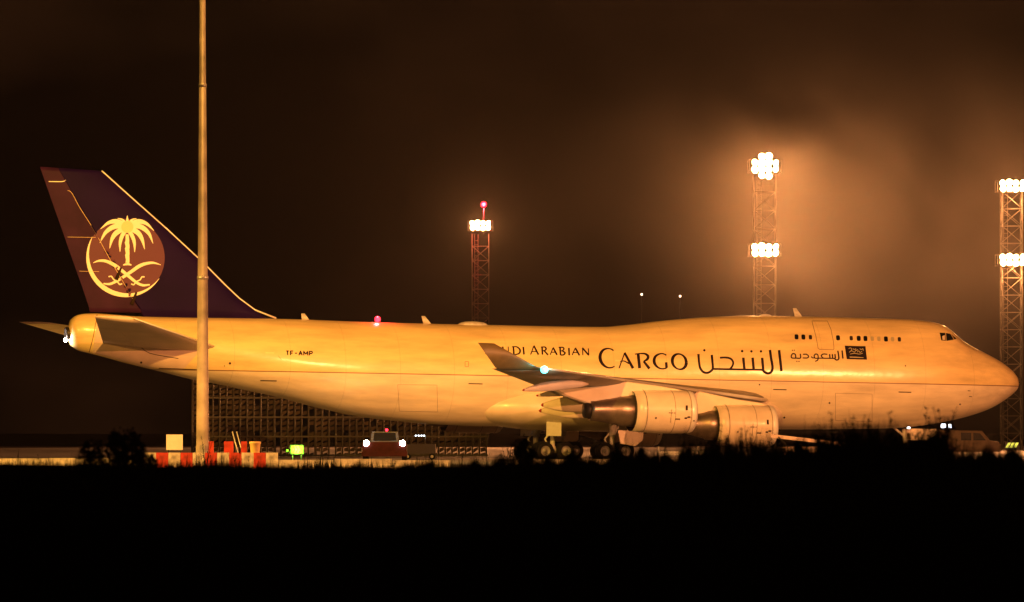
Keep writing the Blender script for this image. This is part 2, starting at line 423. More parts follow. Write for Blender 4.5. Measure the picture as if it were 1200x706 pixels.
c3([(258,340),(570,346),(882,352)], 2.3)
c3([(350,204),(420,201),(482,216),(512,258),(504,302),(472,345)], 2.3)
for a, b in (((636,202),(650,345)), ((750,202),(763,345)), ((866,203),(880,345))): c3([a, b], 3.0, smooth=False)
c3([(962,108),(974,200),(992,300),(988,358),(960,390),(922,392),(888,370),(878,345)], 3.0)
done()
c3([(1073,110),(1103,368)], 3.1, smooth=False)
done()
for x, y in ((160,113),(622,123),(735,126),(852,126)): disc(mb, BF, 810 + x / 10.43, 400 + y / 10.43, 1.45, n=10); done('letter_dot')
done()
mb = MB()      # small Arabic word
def c4(pts, w=1.25, **k): stroke(mb, BF, S(915, 365, 8, pts), w=w, step=.7, k=1.25, **k)
c4([(574,368),(582,444)], 1.4, smooth=False); done(); c4([(534,370),(543,430),(540,450),(522,458),(506,446)], 1.3)
for x in (507, 482, 457): c4([(x, 402), (x + 4, 442)], 1.25, smooth=False)
c4([(512,443),(375,440)], 1.15); c4([(436,404),(400,402),(378,418),(398,440)], 1.15)
c4([(350,440),(322,440),(312,420),(325,402),(345,408),(350,432),(345,458),(322,470)], 1.15); c4([(375,440),(350,440)], 1.1)
c4([(296,438),(285,425)], 1.1); c4([(296,438),(318,438)], 1.1)
done()
c4([(208,404),(240,404),(260,422),(248,438),(204,438)], 1.15)
done()
c4([(182,398),(184,438),(150,440)], 1.15); c4([(150,440),(104,438),(98,418),(112,398),(136,406),(140,438)], 1.15)
done()
for x, y in ((108,366),(126,366),(150,470),(170,470)): disc(mb, BF, 915 + x / 8, 365 + y / 8, .75, n=8); done('letter_dot')
done()
mb = MB()      # registration
def c6(pts, w=1.15, **k): stroke(mb, BF, S(320, 395, 15, pts), w=w, step=.6, smooth=False, k=1.2, **k)
c6([(230,250),(277,250)]); c6([(254,250),(256,320)])
done()
c6([(308,322),(304,250),(352,250)]); c6([(308,286),(344,286)])
done()
c6([(384,288),(420,288)])
done()
c6([(452,324),(482,250),(512,324)]); c6([(464,300),(500,300)])
done()
c6([(540,326),(538,254),(575,306),(606,256),(610,328)])
done()
c6([(640,328),(636,256),(684,258),(690,278),(680,294),(640,294)])
done()
# flag beside the Arabic word
mb = MB(); patch(mb, BF, ((989.8,405.4),(1014.2,406),(1016,421.8),(992.2,421.2)), 12, 8); fl = mb.build('flag_emblem', M['ink'], plane, fix=False)
mb = MB()
for pts in ([(635,352),(650,345),(665,356),(655,375)], [(640,385),(665,372),(690,385),(700,365)], [(675,350),(688,362),(700,352),(708,370),(722,358)], [(715,385),(730,372),(742,388),(760,376)], [(740,350),(752,362),(768,352),(772,372)], [(650,402),(690,396),(735,402),(768,394)]):
    stroke(mb, BF, S(915, 365, 8, pts), w=.75, off=.02, step=.6)
stroke(mb, BF, S(915, 365, 8, [(645,430,1.2),(700,432,1.3),(775,436,.7)]), off=.02)
mb.build('inscription', M['glass_pale'], fl, fix=False)

# ---- windows, doors, slots, seams
def win(px, py, m, w_=4.0, h_=5.6):
    mb = MB(); n = 14; ring = []
    for i in range(n):
        t = 2 * math.pi * i / n; c_, s_ = math.cos(t), math.sin(t)
        ring.append(hit(BF, px + w_ / 2 * math.copysign(abs(c_) ** .55, c_) + .08 * s_ * h_ / 2, py + h_ / 2 * math.copysign(abs(s_) ** .55, s_), .014))
    mb.add([hit(BF, px, py, .014)] + ring, [(0, 1 + i, 1 + (i + 1) % n) for i in range(n)], True)
    return mb.build('cabin_window', m, plane, fix=False)
for cx, kind in ((147,0),(211,0),(277,2),(536,0),(660,2),(730,0),(793,0),(857,1),(919,1),(985,0),(1047,1),(1111,2)):
    px = 915 + cx / 8; py = 365 + (241 + (cx - 147) * .024) / 8
    win(px, py, (M['glass'], M['glass_pale'], M['seam_dark'])[kind], 4.7 if kind == 0 else 3.9, 6.1 if kind == 0 else 5.3)
mb = MB()
stroke(mb, BF, S(915, 365, 8, [(290,92),(436,92),(470,170),(492,280),(499,350),(490,362),(362,358),(350,348),(330,240),(292,96)]), w=.55, off=.008, smooth=False)
mb.build('upper_deck_door', M['seam'], plane, fix=False)
mb = MB()      # outlines of the lower cargo doors and panels
for pts, w_ in (([(466,451),(512,451.5),(513,483),(468,482),(466,451)], .35), ([(979,461),(1022,462),(1022,494),(979,493),(979,461)], .35),
              ([(690,366),(690,367)], .3), ([(326,417),(330,422)], .3), ([(545,424),(549,424),(549,430),(545,430),(545,424)], .5), ([(884,476),(888,490)], .3)):
    mb = MB(); stroke(mb, BF, pts, w=w_, off=.008, smooth=False); mb.build('panel_outline', M['seam'], plane, fix=False) if mb.v else None
mb = MB()      # dark vent slots and ports
for x, y, l_, w_ in ((305,446.2,10.5,1.2),(549,449.8,9,1.1),(906,456.6,8.5,1.1),(1053,459.6,8,1.1),(1134,458,3.2,.8),(1135.5,464.8,3.6,.8)):
    mb = MB(); stroke(mb, BF, [(x, y), (x + (l_ * 2 * .92 if l_ > 5 else l_), y + .4)], w=w_, off=.01); mb.build('vent', M['seam_dark'], plane, fix=False)
for x, y, r_ in ((269.5,426,1.4),(263,429,.6),(165.5,425,1.3),(602.5,473,.6),(890,451,.9),(972,472.5,1.1),(1125,474,1),(919,489.5,1.2),(1061,429,.8)):
    mb = MB(); disc(mb, BF, x, y, r_, off=.01, n=10); mb.build('port', M['seam_dark'], plane, fix=False)
for pts in ([(311,413.6),(321,413.9)], [(721,422.8),(727,423)]):
    mb = MB(); stroke(mb, BF, pts, w=1.8, off=.01); mb.build('panel', M['orange_frond'], plane, fix=False)
# cockpit side windows
for poly in (((1101,390.3),(1107.6,390.5),(1108.2,399.8),(1103,399.2)), ((1108.4,390.6),(1113.6,391.6),(1117.6,398.4),(1109.0,399.9)), ((1114.4,391.6),(1116.2,393.6),(1121,397.3),(1118.4,398.2))):
    mb = MB(); patch(mb, BF, poly, 5, 5, .018); mb.build('cockpit_window', M['glass'], plane, fix=False)
mb = MB(); patch(mb, BF, ((1104,394.5),(1107,393.2),(1107.4,399),(1104.4,398.8)), 3, 3, .026); mb.build('sun_blind', M['belly'], plane, fix=False)
# plate under the tailplane and the seam of the tail cone
mb = MB()
patch(mb, BF, ((114,375),(236,406),(229,417.5),(108.5,413.2)), 40, 14, .006); patch(mb, BF, ((108.5,413.2),(229,417.5),(215.5,432.2),(170,431)), 30, 10, .0065)
mb.build('tail_panel', M['tailplate'], plane, fix=False)
mb = MB(); stroke(mb, BF, [(113.8,369),(112,380),(109,396),(104.5,413)], w=.8, off=.01); mb.build('tail_seam', M['seam'], plane, fix=False)
mb = MB(); stroke(mb, BF, [(165,407),(177,414.5),(209,420.3)], w=.8, off=.012); mb.build('tail_groove', M['seam_dark'], plane, fix=False); mb = MB(); stroke(mb, BF, [(186,431.6),(215,432.6),(236,433.6)], w=.9, off=.012); mb.build('tail_groove', M['seam_dark'], plane, fix=False)
# auxiliary power outlet in the end of the tail cone
p = L(80, 391, 0); mb = MB(); mb.revolve([(.55, .34), (-.12, .44), (-.2, .40), (-.2, .30), (.5, .26)], (p.x, 0, p.z), 20); mb.build('exhaust_outlet', M['hot'], plane)

# ---- fin and rudder
def foil(le, te, thick, axis, f0=0., f1=1., n=14, tc=None):
    """ring of a symmetric section between chord fractions f0..f1; le, te Vectors, axis = thickness direction"""
    ch = te - le; c = ch.length; T = (tc if tc else thick) ; up, dn = [], []
    for i in range(n + 1):
        u = .5 - .5 * math.cos(math.pi * i / n); u = f0 + (f1 - f0) * u
        h = 5 * T * (.2969 * math.sqrt(max(u, 0)) - .126 * u - .3516 * u * u + .2843 * u**3 - .1036 * u**4) * c
        h = max(h, .012)
        up.append(le + ch * u + axis * h); dn.append(le + ch * u - axis * h)
    return up + dn[::-1]
YA = Vector((0, 1, 0))
FIN = [((323,374.6),(105.5,372)),((298,363.4),(104,360)),((280,350),(100.2,348.5)),((262,333),(94.7,332)),((239,309.5),(86.5,309.5)),((197,270.5),(72.7,270)),((157,235),(60.2,234.5)),((122,203.5),(48.6,201)),((118.5,200.4),(46.6,195.5))]
rf, rr = [], []
for k, (a, b) in enumerate(FIN):
    le, te = L(*a, 0), L(*b, 0); T = .085 if k < 8 else .05
    if k == 0: le.z -= .3; te.z -= .6
    rf.append(foil(le, te, T * (.75 if k == 0 else .9), YA, 0, .70)); rr.append(foil(le, te, T * (.75 if k == 0 else .9), YA, .705, 1.))
mbf = MB(); mbf.loft(rf); fin = mbf.build('tail_fin', M['fin'], plane)
mbr = MB(); mbr.loft([foil(L(314, 368.6, 0), L(105.2, 366.0, 0), .07, YA, .705, 1.)] + rr[1:]); rud = mbr.build('rudder', M['rudder'], plane)
BFN = BVHTree.FromPolygons([Vector(v.co) for v in fin.data.vertices] + [Vector(v.co) for v in rud.data.vertices],
      [tuple(p.vertices) for p in fin.data.polygons] + [tuple(i + len(fin.data.vertices) for i in p.vertices) for p in rud.data.polygons])
mb = MB()      # polished leading edge
pts = [L(*a, 0) for a, b in FIN[1:]]; pts = [L(323, 373.2, 0)] + pts
for a, b in zip(pts, pts[1:]): mb.tube(a + Vector((.03, 0, 0)), b + Vector((.03, 0, 0)), .062, n=8)
mb.build('leading_edge', M['edge'], fin)
def e(pts, w=None, m=None, off=.02, **k): stroke(m, BFN, S(90, 240, 5.883, [tuple(list(p[:2]) + ([p[2] / 5.883] if len(p) > 2 else [])) for p in pts]), w=(w / 5.883 if w else None), off=off, step=1.5, **k)
mb = MB(); disc(mb, BFN, 90 + 337 / 5.883, 240 + 366 / 5.883, 45.6, off=.018, n=72, rings=14); dsc = mb.build('emblem_disc', M['disc'], fin, fix=False)
mb = MB()      # crescent
cr_ = []
for i in range(41):
    t = R(218 - i * (218 + -28) / 40.)   # sweep from upper left round the bottom to lower right
    t = R(213) - (R(213) - R(-25)) * 0 - i / 40 * 0
ang0, ang1 = R(-148), R(-328)            # measured clockwise in the picture
cr_ = []
for i in range(41):
    u = i / 40; t = ang0 + (ang1 - ang0) * u
    wd = 30 * math.sin(math.pi * min(1, max(0, u))) ** .8 * (1.0 if u < .6 else 1 - (u - .6) * .6) + 1.5
    rr_ = 272 - wd / 2; cr_.append((337 + rr_ * math.cos(t), 366 + rr_ * math.sin(t), wd))
e(cr_, m=mb, off=.034); mb.build('crescent', M['cream'], fin, fix=False)
mb = MB()
# trunk and swords
e([(346,205,20),(348,250,26),(345,262,30),(350,290,26),(346,305,30),(350,335,25),(347,350,29),(350,380,24),(348,402,27)], m=mb, off=.04)
e([(318,417,6),(348,410,16),(376,417,6)], m=mb, off=.041)
mb.build('palm_trunk', M['cream'], fin, fix=False); mb = MB()
e([(112,402,3),(150,388,14),(200,390,20),(255,415,24),(310,455,22),(370,505,20),(415,540,18),(455,556,16),(502,552,9)], m=mb, off=.045)
e([(578,416,3),(530,402,14),(480,406,20),(430,424,24),(375,462,22),(315,502,20),(265,532,18),(225,548,16),(183,544,9)], m=mb, off=.05)
e([(218,498,8),(238,494,9),(252,515,9),(278,532,9),(296,552,9),(312,545,8)], m=mb, off=.055)
e([(466,500,8),(448,498,9),(436,518,9),(408,532,9),(392,553,9),(374,546,8)], m=mb, off=.055)
mb.build('crossed_swords', M['cream'], fin, fix=False)
mb = MB()      # palm fronds
C0 = (347, 158)
for pts in ([(345,150,30),(280,118,34),(220,125,22),(163,168,3)], [(340,155,30),(265,150,34),(200,190,24),(158,264,3)], [(340,160,30),(278,190,34),(243,235,24),(226,302,3)], [(345,165,26),(312,215,26),(298,265,20),(297,325,3)],
            [(348,150,30),(415,118,34),(475,130,22),(530,180,3)], [(352,155,30),(430,150,34),(492,195,24),(524,268,3)], [(352,160,30),(415,190,34),(448,238,24),(467,308,3)], [(348,165,26),(380,215,26),(396,265,20),(398,328,3)],
            [(345,150,24),(318,108,14),(280,94,3)], [(347,150,24),(376,108,14),(410,96,3)], [(346,150,28),(347,110,18),(347,76,3)]):
    e(pts, m=mb, off=.045)
mb.build('palm_fronds', M['cream'], fin, fix=False)
mb = MB(); disc(mb, BFN, 90 + 347 / 5.883, 240 + 154 / 5.883, 7.0, off=.07, n=24, rings=3); mb.build('palm_crown', M['orange_frond'], fin, fix=False)
mb = MB()      # rudder hinge line and fittings
stroke(mb, BFN, [(79,223.5),(84,226.5),(93,243),(110,270),(128,303),(146,334),(155,350)], w=.38, off=.06); mb.build('hinge_line', M['orange_frond'], rud, fix=False); mb = MB(); stroke(mb, BFN, [(79,278),(112,278.5)], w=.3, off=.06); mb.build('rudder_joint', M['orange_frond'], rud, fix=False); mb = MB(); stroke(mb, BFN, [(93,318),(116,318.5)], w=.3, off=.06)
mb.build('rudder_joint', M['orange_frond'], rud, fix=False)
mb = MB(); stroke(mb, BFN, [(57,213),(73,213),(77,211.2)], w=.9, off=.06); mb.build('static_marking', M['cream'], rud, fix=False)
for x, y in ((139,321,),(157,350)): 
    p = hit(BFN, x, y, .02); mb = MB(); mb.tube(p + Vector((.16, 0, .42)), p - Vector((.16, 0, .42)), .08, .13, 8); mb.build('hinge_fairing', M['seam_dark'], rud)

# ---- tailplanes and wings
def surface(name, le0, te0, le1, te1, m, t0, t1, parent, f0=0., f1=1., ns=8, s=-1, extra=None):
    rings = []
    for k in range(ns + 1):
        u = k / ns; le = le0.lerp(le1, u); te = te0.lerp(te1, u)
        rings.append(foil(le, te, t0 + (t1 - t0) * u, Vector((0, 0, 1)), f0, f1))
    mb = MB(); mb.loft([[Vector((p.x, s * -p.y, p.z)) for p in r] for r in rings]); return mb.build(name, m, parent)
sle0, ste0 = L(259, 409.5, -1.5), L(121, 403, -1.0); sle1, ste1 = L(157, 373.5, -11.1), L(111, 370.5, -11.1)
print('STAB', sle0, ste0, sle1, ste1)
for s in (-1, 1):
    st = surface('tailplane', sle0, ste0, sle1, ste1, M['stab'], .09, .08, plane, 0, .70, s=s)
    surface('elevator', sle0, ste0, sle1, ste1, M['stab'], .09, .08, st, .705, 1., s=s)
    a, b = sle0, sle1; mb = MB(); mb.tube((a.x + .03, s * -a.y, a.z), (b.x + .03, s * -b.y, b.z), .07, .05, 8); mb.build('leading_edge', M['edge'], st)

WLE0 = L(897, 469.5, -3.1); WLE1 = L(634, 432.0, -31.3)
WK = [( -3.1, 14.6, .135, -.65), (-12.3, 9.4, .11, -.25), (-31.3, 3.2, .09, .0)]
print('WING', WLE0, WLE1, 'sweep', math.degrees(math.atan((WLE0.x - WLE1.x) / 28.2)))
def wing_le(y):
    u = (abs(y) - 3.1) / 28.2; p = WLE0.lerp(WLE1, u); p.y = -abs(y); p.z += .25 * math.sin(math.pi * u) * 0 ; return p
def wing_te(y):
    ya = abs(y)
    if ya < 12.3: u = (ya - 3.1) / 9.2; c_, d_ = 14.6 + (9.4 - 14.6) * u, -.95 + .45 * u
    else: u = (ya - 12.3) / 19.; c_, d_ = 9.4 + (3.2 - 9.4) * u, -.5 + .42 * u
    p = wing_le(y); return Vector((p.x - c_, p.y, p.z + d_))
def engine(y, lip, ex, dia, corepx, cz, parent, s, pyl):
    """lip/ex/core end: columns of the photo; cz row of the axis"""
    a = L(lip, cz, y); b = L(ex, cz, y); c = L(corepx, cz + 1, y); ya = -y * s * 1.0
    Y = s * abs(y); ln = a.x - b.x; r = dia / 2; cc = b.x - c.x
    o = (b.x, Y, a.z)
    mb = MB(); mb.revolve([(ln - .9, r * .80), (ln - .1, r * .80), (ln, r * .855), (ln - .06, r * .92), (ln - .35, r * .975), (ln * .7, r * 1.0), (ln * .4, r * 1.0), (ln * .15, r * .965), (0, r * .93), (.0, r * .915)], o, 40)
    en = mb.build('engine', M['cowl'], parent)
    mb = MB(); mb.revolve([(ln - .42, r * .985 + .004), (ln - .2, r * .968), (ln - .06, r * .925), (ln + .012, r * .857), (ln - .1, r * .80), (ln - .3, r * .797)], o, 40); mb.build('inlet_lip', M['edge'], en)
    mb = MB()      # joints between the cowl panels, latches and vents
    for u, hh in ((.62, .010), (.16, .012), (.885, .008)): mb.revolve([(ln * u - hh, r * 1.001), (ln * u - hh, r * 1.006), (ln * u + hh, r * 1.006), (ln * u + hh, r * 1.001)], o, 40)
    def onc(u, deg, dx, dz):
        t = R(deg); c_ = Vector(o) + Vector((ln * u, -s * 0 + math.cos(t) * r * 1.004, math.sin(t) * r * 1.004)); tt = Vector((0, -math.sin(t), math.cos(t))); ax = Vector((1, 0, 0)); nn = Vector((0, math.cos(t), math.sin(t))) * .006
        mb.add([c_ + ax * a_ * dx + tt * b_ * dz + nn for a_, b_ in ((-1, -1), (1, -1), (1, 1), (-1, 1))], [(0, 1, 2, 3)])
    for sd in (180, 0):
        k_ = 1 if sd == 180 else -1
        for u, dg, dx, dz in ((.52, 4, .07, .025), (.56, 4, .07, .025), (.60, 4, .04, .025), (.545, 12, .012, .45), (.80, -10, .07, .16), (.84, 14, .10, .05), (.79, 17, .09, .05), (.66, 20, .16, .04), (.30, 18, .05, .05), (.93, 24, .05, .04)): onc(u, sd + k_ * dg, dx, dz)
    mb.build('cowl_joint', M['seam_dark'], en, fix=False)
    mb = MB(); mb.revolve([(ln - .8, .02), (ln - .8, r * .8)], o, 32); 
    for i in range(24):
        t = 2 * math.pi * i / 24; d0 = Vector((0, math.cos(t), math.sin(t))); tt = Vector((0, -math.sin(t), math.cos(t)))
        q = Vector(o) + Vector((ln - .72, 0, 0)); mb.add([q + d0 * .35, q + d0 * r * .79 , q + d0 * r * .79 + tt * .16 - Vector((.1, 0, 0)), q + d0 * .35 + tt * .07 - Vector((.1, 0, 0))], [(0, 1, 2, 3)])
    mb.revolve([(ln - .25, .01), (ln - .45, .2), (ln - .75, .36)], o, 20); mb.build('fan', M['dark'], en)
    mb = MB(); mb.revolve([(.9, r * .60), (.3, r * .70), (-.1, r * .72), (-cc * .30, r * .68)], o, 36); mb.revolve([(-cc * .30, r * .68), (-cc * .34, r * .65), (-cc * .92, r * .47)], o, 36); mb.revolve([(-cc * .92, r * .475), (-cc, r * .46), (-cc, r * .42), (-cc * .8, r * .40)], o, 36)
    mb.build('exhaust_core', M['core'], en)
    mb = MB(); mb.revolve([(.0, r * .914), (-.06, r * .925), (-.05, r * .905), (.5, r * .90), (.9, r * .86), (.9, r * .5)], o, 36); mb.build('fan_nozzle', M['hot'], en)
    mb = MB(); mb.revolve([(-cc * .85, r * .36), (-cc * 1.0, r * .38), (-cc * 1.12, r * .36), (-cc * 1.14, .03)], o, 24); mb.build('exhaust_plug', M['hot'], en)
    mb = MB()      # pylon: side outline, thin, rounded front
    P = [L(px, py, y) for px, py in pyl]; n = len(P)
    cx = sum(p.x for p in P) / n; czz = sum(p.z for p in P) / n
    for sgn in (0,):
        rA = [Vector((p.x, Y - .22, p.z)) for p in P]; rB = [Vector((p.x, Y + .22, p.z)) for p in P]
        iA = [Vector((cx + (p.x - cx) * .94, Y - .32, czz + (p.z - czz) * .92)) for p in P]; iB = [Vector((q.x, Y + .32, q.z)) for q in iA]
        mb.loft([iA, rA, rB, iB], smooth=False)
    mb.build('pylon', M['belly'], en)
    return en
RED = []
for s in (-1, 1):
    rings = []; ys = [3.1, 5.5, 8.5, 12.3, 16, 20, 24, 28, 31.3]
    for k, y in enumerate(ys):
        u = k / 8; T = .125 - .04 * min(1, (y - 3.1) / 28)
        r = foil(wing_le(y), wing_te(y), T, Vector((0, 0, 1)))
        rings.append([Vector((p.x, s * -p.y, p.z)) for p in r])
    mb = MB(); mb.loft(rings); wing = mb.build('wing', M['wing'], plane)
    mb = MB()
    for a, b in zip(ys, ys[1:]):
        p, q = wing_le(a), wing_le(b); mb.tube((p.x + .02, -s * p.y, p.z + .03), (q.x + .02, -s * q.y, q.z + .03), .13 - .002 * a, .13 - .002 * b, 10)
    mb.build('leading_edge', M['edge'], wing)
    # winglet: root chord to tip chord, canted outwards
    w_le0, w_te0 = L(636, 433.5, -31.25), L(588, 434.5, -31.25); w_le1, w_te1 = L(579, 402.6, -32.0), L(560, 401.8, -32.0)
    w_leM = L(624, 427.5, -31.5); w_teM = L(580.5, 431.0, -31.5)
    rings = [foil(a, b, t_, Vector((0, 1, .25)).normalized()) for a, b, t_ in ((w_le0, w_te0, .07), (w_leM, w_teM, .06), (w_le1, w_te1, .05))]
    mb = MB(); mb.loft([[Vector((p.x, -s * p.y, p.z)) for p in r] for r in rings]); mb.build('winglet', M['winglet'], wing)
    # flap track fairings with red tips
    for (tx, ty, fx, fy, yy, rad) in ((612.5,457.6,690,450.5,-25.5,.30),(628.5,464,712,457,-19.0,.26),(634.5,475,708,478,-13.2,.46),(632,481.5,716,486,-8.6,.46)):
        t_, f_ = L(tx, ty, yy), L(fx, fy, yy); dx = f_ - t_; rings = []
        for u, r_ in ((0, .10), (.03, .26), (.12, .52), (.3, .88), (.45, 1.), (.7, .85), (.9, .55), (1., .1)):
            c_ = t_ + dx * u + Vector((0, 0, .12 * math.sin(math.pi * u)))
            rings.append([Vector((c_.x, -s * c_.y + .55 * rad * r_ * math.cos(2 * math.pi * i / 14), c_.z + rad * r_ * math.sin(2 * math.pi * i / 14) * 1.15)) for i in range(14)])
        mb = MB(); mb.loft(rings); ft = mb.build('flap_track_fairing', M['stab'] if yy < -15 else M['belly'], wing)
        rings = [[Vector((p.x - .02, -s * yy + (p.y + s * yy) * 1.04, t_.z + (p.z - t_.z) * 1.04)) for p in r] for r in rings[:2]]
        mb = MB(); mb.loft(rings); mb.build('red_tip', M['redtip'], ft)
    # engines
    engine(-21.0, 810.5, 739.5, 2.86, 690.5, 483.0, wing, s, [(806,459.5),(792,456.0),(770,452.0),(735,447.5),(690,446.5),(650,450),(640,453),(662,465),(690,474.5),(715,470),(738,464),(770,461.5)])
    engine(-11.9, 905.0, 836.0, 2.86, 806.0, 499.5, wing, s, [(901,476.5),(892,472.5),(862,468),(820,459),(770,460),(745,468),(775,480),(806,488),(836,482),(870,478)])

# belly fairing blending wing and body
def canoe(mb, x0, x1, cy, ry, zt, zb, n=26, nr=26, fr=.20, bk=.30, ex=2.0):
    rings = []
    for k in range(n + 1):
        u = k / n; x = x0 + (x1 - x0) * (.5 - .5 * math.cos(math.pi * u)); t = (x - x0) / (x1 - x0)
        f = 1.0
        if t < bk: f = math.sqrt(max(0, 1 - ((bk - t) / bk) ** ex))
        if t > 1 - fr: f = math.sqrt(max(0, 1 - ((t - 1 + fr) / fr) ** ex))
        f = max(f, .02); zc = zb + (zt - zb) * .42
        rings.append([(x, cy + ry * f * math.cos(2 * math.pi * i / nr), zc + ((zt - zc) if math.sin(2 * math.pi * i / nr) > 0 else (zc - zb)) * f * math.sin(2 * math.pi * i / nr)) for i in range(nr)])
    mb.loft(rings)
mb = MB(); bx0, bx1 = L(551, 490, -3.6).x, L(940, 485, -3.6).x
canoe(mb, bx0, bx1, 0, 3.85, L(700, 444, -3.8).z, L(700, 506, -1.5).z, fr=.22, bk=.33, ex=2.3); mb.build('belly_fairing', M['belly'], plane)

# ---- antennas, lamps on the airframe
def blade(px, py, h_, lean, name='antenna'):
    p = L(px, py, 0); mb = MB(); le0, te0 = Vector((p.x + .30, 0, p.z - .1)), Vector((p.x - .30, 0, p.z - .1)); le1, te1 = Vector((p.x - lean + .12, 0, p.z + h_)), Vector((p.x - lean - .12, 0, p.z + h_))
    mb.loft([foil(le0, te0, .12, YA), foil(le1, te1, .12, YA)]); mb.build(name, M['gear'], plane)
blade(359, 375.0, .42, .25); blade(501.5, 379.3, .50, .35); blade(936.5, 371.2, .58, .35)
mb = MB(); p = L(554, 381, 0); canoe(mb, p.x - 1.1, p.x + 1.1, 0, .5, p.z + .24, p.z - .3, 12, 14, .4, .4); mb.build('satellite_dome', M['gear'], plane)
mb = MB(); p = L(897, 370.5, 0); canoe(mb, p.x - .5, p.x + .5, 0, .25, p.z + .12, p.z - .2, 10, 12, .4, .4); mb.build('antenna', M['gear'], plane)
def ball(c, r, name, m, parent, n=12):
    mb = MB(); mb.revolve([(-r * math.cos(math.pi * i / n), max(.002, r * math.sin(math.pi * i / n))) for i in range(n + 1)], c, 16); return mb.build(name, m, parent)
def point(name, loc, col, pw, size=.1, parent=None):
    d = bpy.data.lights.new(name, 'POINT'); d.energy = pw; d.color = col; d.shadow_soft_size = size
    o = bpy.data.objects.new(name, d); C.objects.link(o); o.location = loc
    if parent: o.parent = parent
    return o
def spot(name, loc, aim, col, pw, ang, blend=.5, size=.3, parent=None):
    d = bpy.data.lights.new(name, 'SPOT'); d.energy = pw; d.color = col; d.spot_size = R(ang); d.spot_blend = blend; d.shadow_soft_size = size
    o = bpy.data.objects.new(name, d); C.objects.link(o); o.location = loc
    o.rotation_euler = (Vector(aim) - Vector(loc)).to_track_quat('-Z', 'Y').to_euler()
    if parent: o.parent = parent
    return o
p = L(442.5, 374.4, 0); ball(p, .20, 'beacon_light', M['lamp_red'], plane); point('beacon_lamp', p + Vector((0, 0, .35)), (1, .05, .06), 300, .12, plane)
p = L(77, 398.5, 0); ball(p, .13, 'tail_light', M['lamp_white'], plane); point('tail_lamp', p + Vector((-.35, -.2, 0)), (1, .85, .75), 200, .1, plane)
p = L(638, 433.5, -31.7); ball(p, .24, 'navigation_light', M['lamp_cyan'], plane); point('navigation_lamp', p + Vector((.15, -.35, 0)), (.15, 1., .9), 260, .1, plane)

# ---- landing gear
def wheel(parent, x, y, z, r=.63, wd=.46):
    mb = MB(); mb.revolve([(-wd / 2, r * .55), (-wd / 2, r * .88), (-wd * .36, r * .97), (0, r), (wd * .36, r * .97), (wd / 2, r * .88), (wd / 2, r * .55)], (x, y, z), 28, axis='y'); o = mb.build('wheel', M['rubber'], parent)
    mb = MB()
    for q in (-1, 1): mb.revolve([(q * wd * .40, r * .56), (q * wd * .34, r * .42), (q * wd * .16, r * .30), (q * wd * .30, r * .22), (q * wd * .42, .01)], (x, y, z), 20, axis='y')
    mb.build('wheel_hub', M['hub'], o)
def gz(x): return x * math.tan(PI_)     # height of the tarmac in the aircraft's frame
def gear(xc, yc, top, s):
    z0 = gz(xc) + .63; Y = s * yc
    mb = MB(); mb.tube((xc, Y, z0 + .25), (xc, Y, z0 + 1.1), .17, n=14).tube((xc, Y, z0 + 1.0), (xc + .1, Y, top), .26, n=14)
    mb.tube((xc - .85, Y, z0), (xc + .85, Y, z0), .16, n=12).tube((xc, Y, z0), (xc, Y, z0 + .3), .22, n=12)
    mb.tube((xc + .15, Y, z0 + 1.2), (xc + 1.5, Y, top), .10, n=8).tube((xc, Y, z0 + 1.0), (xc - .05, Y - s * 1.1, top), .09, n=8)
    mb.tube((xc - .3, Y, z0 + .3), (xc - .55, Y, z0 + .8), .06, n=8).tube((xc - .55, Y, z0 + .8), (xc - .2, Y, z0 + 1.2), .06, n=8)
    for d in (-.735, .735): mb.tube((xc + d, Y - .55, z0), (xc + d, Y + .55, z0), .09, n=10)
    g_ = mb.build('landing_gear', M['gear'], plane)
    for d in (-.735, .735):
        for q in (-.56, .56): wheel(g_, xc + d, Y + q, gz(xc + d) + .63)
    return g_
xw = L(720, 529.5, -6.0).x; xb = L(650, 529, -2.4).x
print('GEAR', xw, xb)
for s in (-1, 1):
    gw = gear(xw, 5.5, 4.2, s); gb = gear(xb, 1.9, 3.2, s)
    mb = MB(); p = L(649, 502.5, -2.9); mb.box((p.x, s * 2.9, p.z + .0), (1.05, .07, 1.0)); mb.build('gear_door', M['signw'], gb)
    mb = MB(); P = [L(px, py, -7.0) for px, py in ((724,504.5),(754,504.5),(753,516),(744,523),(727,520))]; mb.prism([(q.x, q.z) for q in P], s * 7.0 - .04, s * 7.0 + .04); mb.build('gear_door', M['belly'], gw)
xn = L(1062, 500, 0).x; z0 = gz(xn) + .6
mb = MB(); mb.tube((xn, 0, z0), (xn - .15, 0, z0 + 1.5), .15, n=12).tube((xn, 0, z0 + .9), (xn - 1.3, 0, z0 + 1.9), .08, n=8).tube((xn, -.5, z0), (xn, .5, z0), .08, n=8)
ng = mb.build('nose_gear', M['gear'], plane)
for q in (-.46, .46): wheel(ng, xn, q, z0, .6, .4)
for q in (-.75, .75): mb = MB(); mb.box((xn + 1.0, q, z0 + 1.15), (1.9, .05, .8)); mb.build('gear_door', M['belly'], ng)

